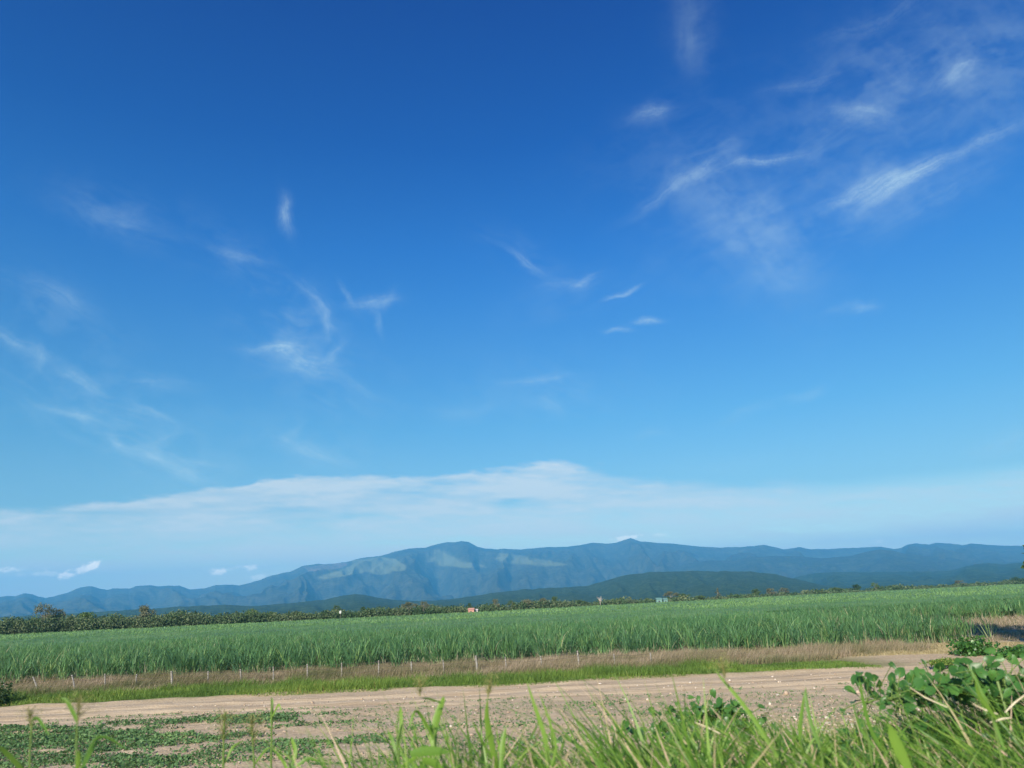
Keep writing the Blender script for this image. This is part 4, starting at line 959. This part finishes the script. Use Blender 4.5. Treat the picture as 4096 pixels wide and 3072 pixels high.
def near_grass():
    r = np.random.default_rng(77); parts = []
    def add(n, x0, x1, y0, y1, hmin, hmax, dens=None, wmul=1.0, leanx=-1):
        x = r.uniform(x0, x1, n); y = r.uniform(y0, y1, n)
        if dens is not None:
            k_ = r.random(n) < dens(x, y); x, y = x[k_], y[k_]
        N = len(x); B = np.stack([x, y, gz(x, y) - .02], -1)
        h = r.uniform(hmin, hmax, N) * (.75 + .5 * fbm(x * 1.3, y * 1.3, 79))
        az = np.where(r.random(N) < .55, r.normal(np.pi if leanx < 0 else 0, .7, N), r.uniform(0, 6.28, N))
        tn = np.clip(r.normal(.50, .30, N), 0, .95); tn = np.where(r.random(N) < .07, r.uniform(.95, 1, N), tn)
        parts.append(blades(B, h, r.uniform(.007, .018, N) * wmul, az, r.uniform(.05, .55, N), r.uniform(0, .75, N), 6, tn, r, width_az=r.uniform(-.9, .9, N)))
    # dense mass at the right, thinning to the left
    add(9500, 1.0, 6.0, 2.6, 7.4, .20, .52, lambda x, y: sst(.05, .42, x / y), 1.7)
    add(5500, -.4, 3.4, 2.8, 7.0, .24, .52, lambda x, y: .35 + .65 * sst(-.02, .25, x / y), 1.6)
    add(2300, -1.1, 1.6, 2.5, 4.6, .45, .80, lambda x, y: .25 + .75 * sst(-.24, .06, x / y), 1.9)
    add(2600, -1.5, .8, 2.4, 4.4, .60, .96, lambda x, y: sst(-.32, -.18, x / y) * (1 - .6 * sst(-.02, .12, x / y)) * (.25 + .75 * (fbm(x * 3.2, y * 1.2, 83, 3) > .53)), 1.8)
    add(6000, -.6, 6.0, 2.6, 7.2, .15, .66, lambda x, y: sst(-.08, .40, x / y), .55)
    add(2600, .2, 6.0, 2.6, 6.8, .12, .34, lambda x, y: sst(-.02, .40, x / y), 2.6)
    add(50, -2.6, -1.0, 2.4, 4.0, .55, .85)
    add(700, 2.0, 4.6, 3.2, 4.6, .52, .86, lambda x, y: sst(.40, .60, x / y), 1.5)
    add(1500, .8, 5.6, 3.0, 6.0, .36, .66, lambda x, y: sst(.10, .55, x / y), 1.7)
    return join(parts)
V, F, T = near_grass()
tag(mesh_np('roadside_grass', V, F, M['near'], {'tone': T}), 'long bright green roadside grass leaning left along the bank', 'grass', kind='stuff')
# fine leafy herbs between the blades
r = np.random.default_rng(78); n = 13000; x = r.uniform(-.3, 6, n); y = r.uniform(4.2, 8.2, n); k = r.random(n) < sst(.0, .35, x / y); x, y = x[k], y[k]
P = np.stack([x, y, gz(x, y) + r.uniform(.03, .34, len(x))], -1); VV = broad_leaves(P, r.uniform(.018, .06, len(x)), r, (-.2, -.5, .7), .45)
tag(mesh_np('bank_herbs', VV[0], VV[1], M['vine'], {'tone': VV[2]}), 'small leafy herbs filling the gaps of the grass on the bank', 'plants', kind='stuff')

def tall_grass(Y, stalk, leaves, head, label, seed, group='tall grass stalks by the road', hw=.016, hn=70, tone=.6, spread=.10):
    """one grass plant: stalk through picture points, arching leaf blades (each a list of points), feathery head"""
    r = np.random.default_rng(seed)
    C = [at(a / 4, b / 4, Y) for a, b in stalk]; g = float(gz(C[0][0], Y)); o = empty('tall_grass', (C[0][0], Y, g), label, 'grass', group)
    org = np.array([C[0][0], Y, g]); C = [c - org for c in C]
    if C[0][2] > .05: C = [np.array([C[0][0] * .9, 0, -.03])] + C
    V, F, T = tube(C, np.linspace(.0045, .0022, len(C)) * (Y / 3), 6); mesh_np('stalk', V, F, M['stem'], {'tone': T}, o)
    for lf, w_ in leaves:
        Q = np.array([at(a / 4, b / 4, Y) for a, b in lf]) - org
        t_ = np.linspace(0, len(Q) - 1, 13); c = np.stack([np.interp(t_, np.arange(len(Q)), Q[:, i]) for i in range(3)], -1)
        for _ in range(2): c[1:-1] = (c[:-2] + 2 * c[1:-1] + c[2:]) / 4
        c[:, 1] += np.linspace(0, r.uniform(-.12, .12), 13)
        d = np.gradient(c, axis=0); d /= np.linalg.norm(d, axis=1)[:, None]
        sd_ = np.cross(d, np.array([r.uniform(-.3, .3), 1, r.uniform(-.2, .5)])); sd_ /= np.linalg.norm(sd_, axis=1)[:, None]
        s = np.linspace(0, 1, 13); ww = .72 * w_ * (np.sin(np.pi * np.clip(s * .9 + .16, 0, 1)) ** .7)[:, None] * .5
        fold = np.cross(sd_, d) * ww * .35
        V = np.stack([c - sd_ * ww + fold, c, c + sd_ * ww + fold], 1).reshape(-1, 3)
        F = np.array([q for i in range(12) for q in ((3 * i, 3 * i + 1, 3 * i + 4, 3 * i + 3), (3 * i + 1, 3 * i + 2, 3 * i + 5, 3 * i + 4))])
        mesh_np('leaf', V, F, M['near'], {'tone': np.full(len(V), np.clip(r.normal(tone, .1), 0, .93))}, o, smooth=True)
    if head:
        (a0, b0), (a1, b1) = head; p0 = at(a0 / 4, b0 / 4, Y) - org; p1 = at(a1 / 4, b1 / 4, Y) - org
        tt = r.random(hn); Lh = np.linalg.norm(p1 - p0); B = p0 + (p1 - p0) * tt[:, None] * .8
        V, F, T = blades(B, Lh * r.uniform(.2, .62, hn) * (1.1 - tt * .7), .0028 * Y / 3, r.uniform(0, 6.28, hn), r.uniform(.3, 1.3, hn) * spread / .1, .25, 3, None, r)
        B2 = V.reshape(hn, -1, 3)[:, -1]; v2 = cards(np.repeat(B2, 3, 0) + r.normal(0, .012, (hn * 3, 3)), .0035 * Y / 3, r, aspect=.4)
        ax = tube([p0, (p0 + p1) / 2, p1], [.003, .002, .001], 4)
        V, F, T = join([(V, F, T), v2, ax]); mesh_np('seed_head', V, F, M['seed'], {'tone': T}, o)
    return o
tall_grass(2.7, [(306, 3090), (306, 2980), (308, 2900), (311, 2875)], [([(308, 2890), (290, 2850), (262, 2800), (235, 2790)], .022), ([(306, 3090), (330, 3030), (346, 2985)], .02)], ((310, 2888), (322, 2770)),
           'upright stalk with open golden seed head, taller of the two at far left', 1, hn=70, spread=.2)
tall_grass(2.9, [(118, 3090), (120, 3000), (125, 2930), (130, 2880)], [([(130, 2880), (160, 2868), (200, 2900), (245, 2945)], .020)], ((125, 2915), (112, 2820)),
           'stalk with drooping leaf to its right and sparse reddish head at far left', 2, hn=50)
tall_grass(2.8, [(95, 3095), (90, 3060)], [([(92, 3085), (72, 3030), (55, 2980), (34, 2955)], .026), ([(8, 3100), (6, 3020), (0, 2970)], .02)], None, 'two bare blades in the bottom left corner', 3)
tall_grass(2.9, [(318, 3095), (326, 3060)], [([(322, 3085), (330, 3010), (345, 2975)], .022), ([(330, 3060), (372, 2950), (420, 2948), (470, 2985), (512, 3022)], .014)], None, 'dark short blade with long thin blade bowing right at the left', 4, tone=.25)
tall_grass(4.2, [(893, 3090), (895, 2960), (897, 2900), (900, 2850)], [([(893, 3060), (920, 2990), (960, 2970)], .018)], ((896, 2970), (898, 2835)), 'slender stalk with bushy upright head, left of two fuzzy ones', 5, hn=80)
tall_grass(4.6, [(1018, 3090), (1014, 3010), (1010, 2960), (1005, 2900)], [([(1016, 3060), (1060, 3000), (1090, 2985)], .018)], ((1012, 2990), (1006, 2858)), 'slender stalk with faint reddish head, right of two fuzzy ones', 6, hn=80)
tall_grass(5.0, [(1084, 3080), (1086, 2960), (1087, 2870), (1085, 2790)], [([(1086, 2900), (1083, 2840), (1086, 2785)], .030), ([(1086, 2870), (1120, 2810), (1136, 2845)], .016)], None, 'thin upright blade standing alone against the pale track', 7)
for i, (Y, st, lf, hd_, lab) in enumerate([
    (4.0, [(1160, 3090), (1155, 3000)], [([(1158, 3085), (1180, 3010), (1155, 2960), (1152, 2955)], .03), ([(1150, 3080), (1120, 3040), (1070, 2990)], .024), ([(1165, 3080), (1230, 3030), (1290, 3060)], .022)], None, 'fan of light blades at the bottom between the fuzzy stalks and the dark-tipped ones'),
    (3.4, [(1600, 3090), (1590, 2990), (1588, 2900), (1595, 2845)], [([(1592, 2990), (1600, 2900), (1590, 2842), (1582, 2838)], .022), ([(1600, 3060), (1560, 2960), (1530, 2925)], .02), ([(1605, 3070), (1690, 3010), (1770, 2990)], .024)], None, 'dark tipped stalk among broad blades left of the bent leaf plant'),
    (3.3, [(1740, 3090), (1738, 2990), (1735, 2900)], [([(1738, 3010), (1728, 2940), (1745, 2870), (1770, 2800), (1768, 2790)], .042), ([(1735, 2960), (1700, 2880), (1672, 2832), (1660, 2850), (1640, 2930)], .022), ([(1766, 2812), (1720, 2790), (1690, 2780)], .012), ([(1734, 2900), (1718, 2930), (1705, 2955)], .012)], ((1680, 2785), (1678, 2700)), 'tall bent leaf plant with broad bright blade near the middle'),
    (3.0, [(1700, 3092), (1720, 3060)], [([(1640, 3015), (1700, 3006), (1760, 3010), (1805, 3018)], .045), ([(1690, 3040), (1740, 3060), (1780, 3095)], .04)], None, 'broad yellow edged leaf lying flat near the bottom middle'),
    (3.4, [(1990, 3090), (1965, 2950), (1945, 2830)], [([(1990, 3090), (1965, 2960), (1948, 2860), (1955, 2765)], .034), ([(1985, 3060), (1930, 2960), (1885, 2850)], .016), ([(2000, 3080), (2010, 2980), (2025, 2900)], .03)], ((1952, 2790), (1966, 2700)), 'upright broad blade with green head right of the bent leaf plant'),
    (3.2, [(2200, 3090), (2185, 3000)], [([(2195, 3090), (2185, 2960), (2140, 2830), (2098, 2700)], .024), ([(2200, 3080), (2230, 2990), (2190, 2860), (2150, 2755)], .014)], None, 'long blade slanting up left with brown tip right of the middle'),
    (2.9, [(3092, 3000), (3060, 2930)], [([(3110, 3030), (3060, 2930), (2980, 2810), (2905, 2720), (2875, 2670)], .022), ([(2902, 2720), (2900, 2690), (2893, 2670)], .012), ([(2900, 2681), (2930, 2681), (2952, 2676)], .008)], ((2900, 2715), (2882, 2620)), 'longest diagonal stalk crossing the track with a dark flag leaf'),
    (3.3, [(3290, 3040), (3270, 2920)], [([(3285, 3000), (3250, 2900), (3235, 2780), (3245, 2750)], .020), ([(3200, 2960), (3225, 2880), (3262, 2760)], .024)], None, 'pair of thin crossing blades left of the trailing vine'),
    (3.0, [(3600, 3080), (3560, 3000)], [([(3640, 3085), (3600, 3010), (3560, 2930), (3545, 2890)], .055)], None, 'widest bright blade rising from the bottom right grass'),
    (3.4, [(3470, 2940), (3450, 2880)], [([(3520, 2990), (3470, 2900), (3440, 2780), (3420, 2690)], .022), ([(3500, 2990), (3450, 2920), (3420, 2800)], .018)], None, 'narrow pointed blade standing up left of the vine leaves'),
    (3.2, [(3990, 2960), (3950, 2800)], [([(4020, 3000), (3975, 2850), (3930, 2720), (3900, 2640)], .020), ([(3990, 2880), (3900, 2780), (3860, 2700)], .026)], None, 'tall dark blade rising through the vine at the right edge')]):
    tall_grass(Y, st, lf, hd_, lab, 40 + i, hn=60)
# dry straw stalks lying over the right bank
M['drystalk'] = plain_mat('dry_stalk', (.52, .43, .27), (.70, .62, .45), 12, .7, .1)
for Y, pts_, lab in ((4.0, [(3640, 2750), (3700, 2790), (3790, 2830)], 'pale dry stalk lying under the vine leaves'), (3.6, [(3890, 2815), (3940, 2840), (3990, 2856)], 'short curved straw left of the crossed straws at the right edge'),
                     (3.5, [(3960, 2890), (4010, 2875), (4040, 2872)], 'bleached straw lying nearly level at the right edge'), (3.5, [(4020, 2850), (4060, 2810), (4100, 2780)], 'straw slanting up to the right frame edge'),
                     (4.0, [(2780, 2890), (2830, 2910), (2880, 2935)], 'thin dry straw lying across the bushy weed')):
    C = [at(a / 4, b / 4, Y) for a, b in pts_]; c0 = C[1].copy(); V, F, T = tube([c - c0 for c in C], [.002, .0038, .0025], 6)
    o = mesh_np('dry_stalk', V, F, M['drystalk'], {'tone': T}); o.location = c0; tag(o, lab, 'dry stalk', 'dry stalks in the bank grass')

# ------------------------------------------------------------------ haze
V, F, T = boxm(-15500, 15500, -3200, 16500, -8, 985)
hz = mesh_np('haze', V, F, None); tag(hz, kind='stuff')
m = bpy.data.materials.new('haze'); m.use_nodes = True; nt = m.node_tree; nt.nodes.remove(nt.nodes['Principled BSDF'])
pv = nt.nodes.new('ShaderNodeVolumePrincipled'); pv.inputs['Color'].default_value = (.13, .55, 1, 1)
pv.inputs['Density'].default_value = 1.0e-4; pv.inputs['Anisotropy'].default_value = 0.0
nt.links.new(pv.outputs[0], nt.nodes['Material Output'].inputs['Volume'])
hz.data.materials.append(m)
S.cycles.volume_bounces = 1
S.cycles.max_bounces = 6; S.cycles.transparent_max_bounces = 4
S.cycles.use_denoising = True
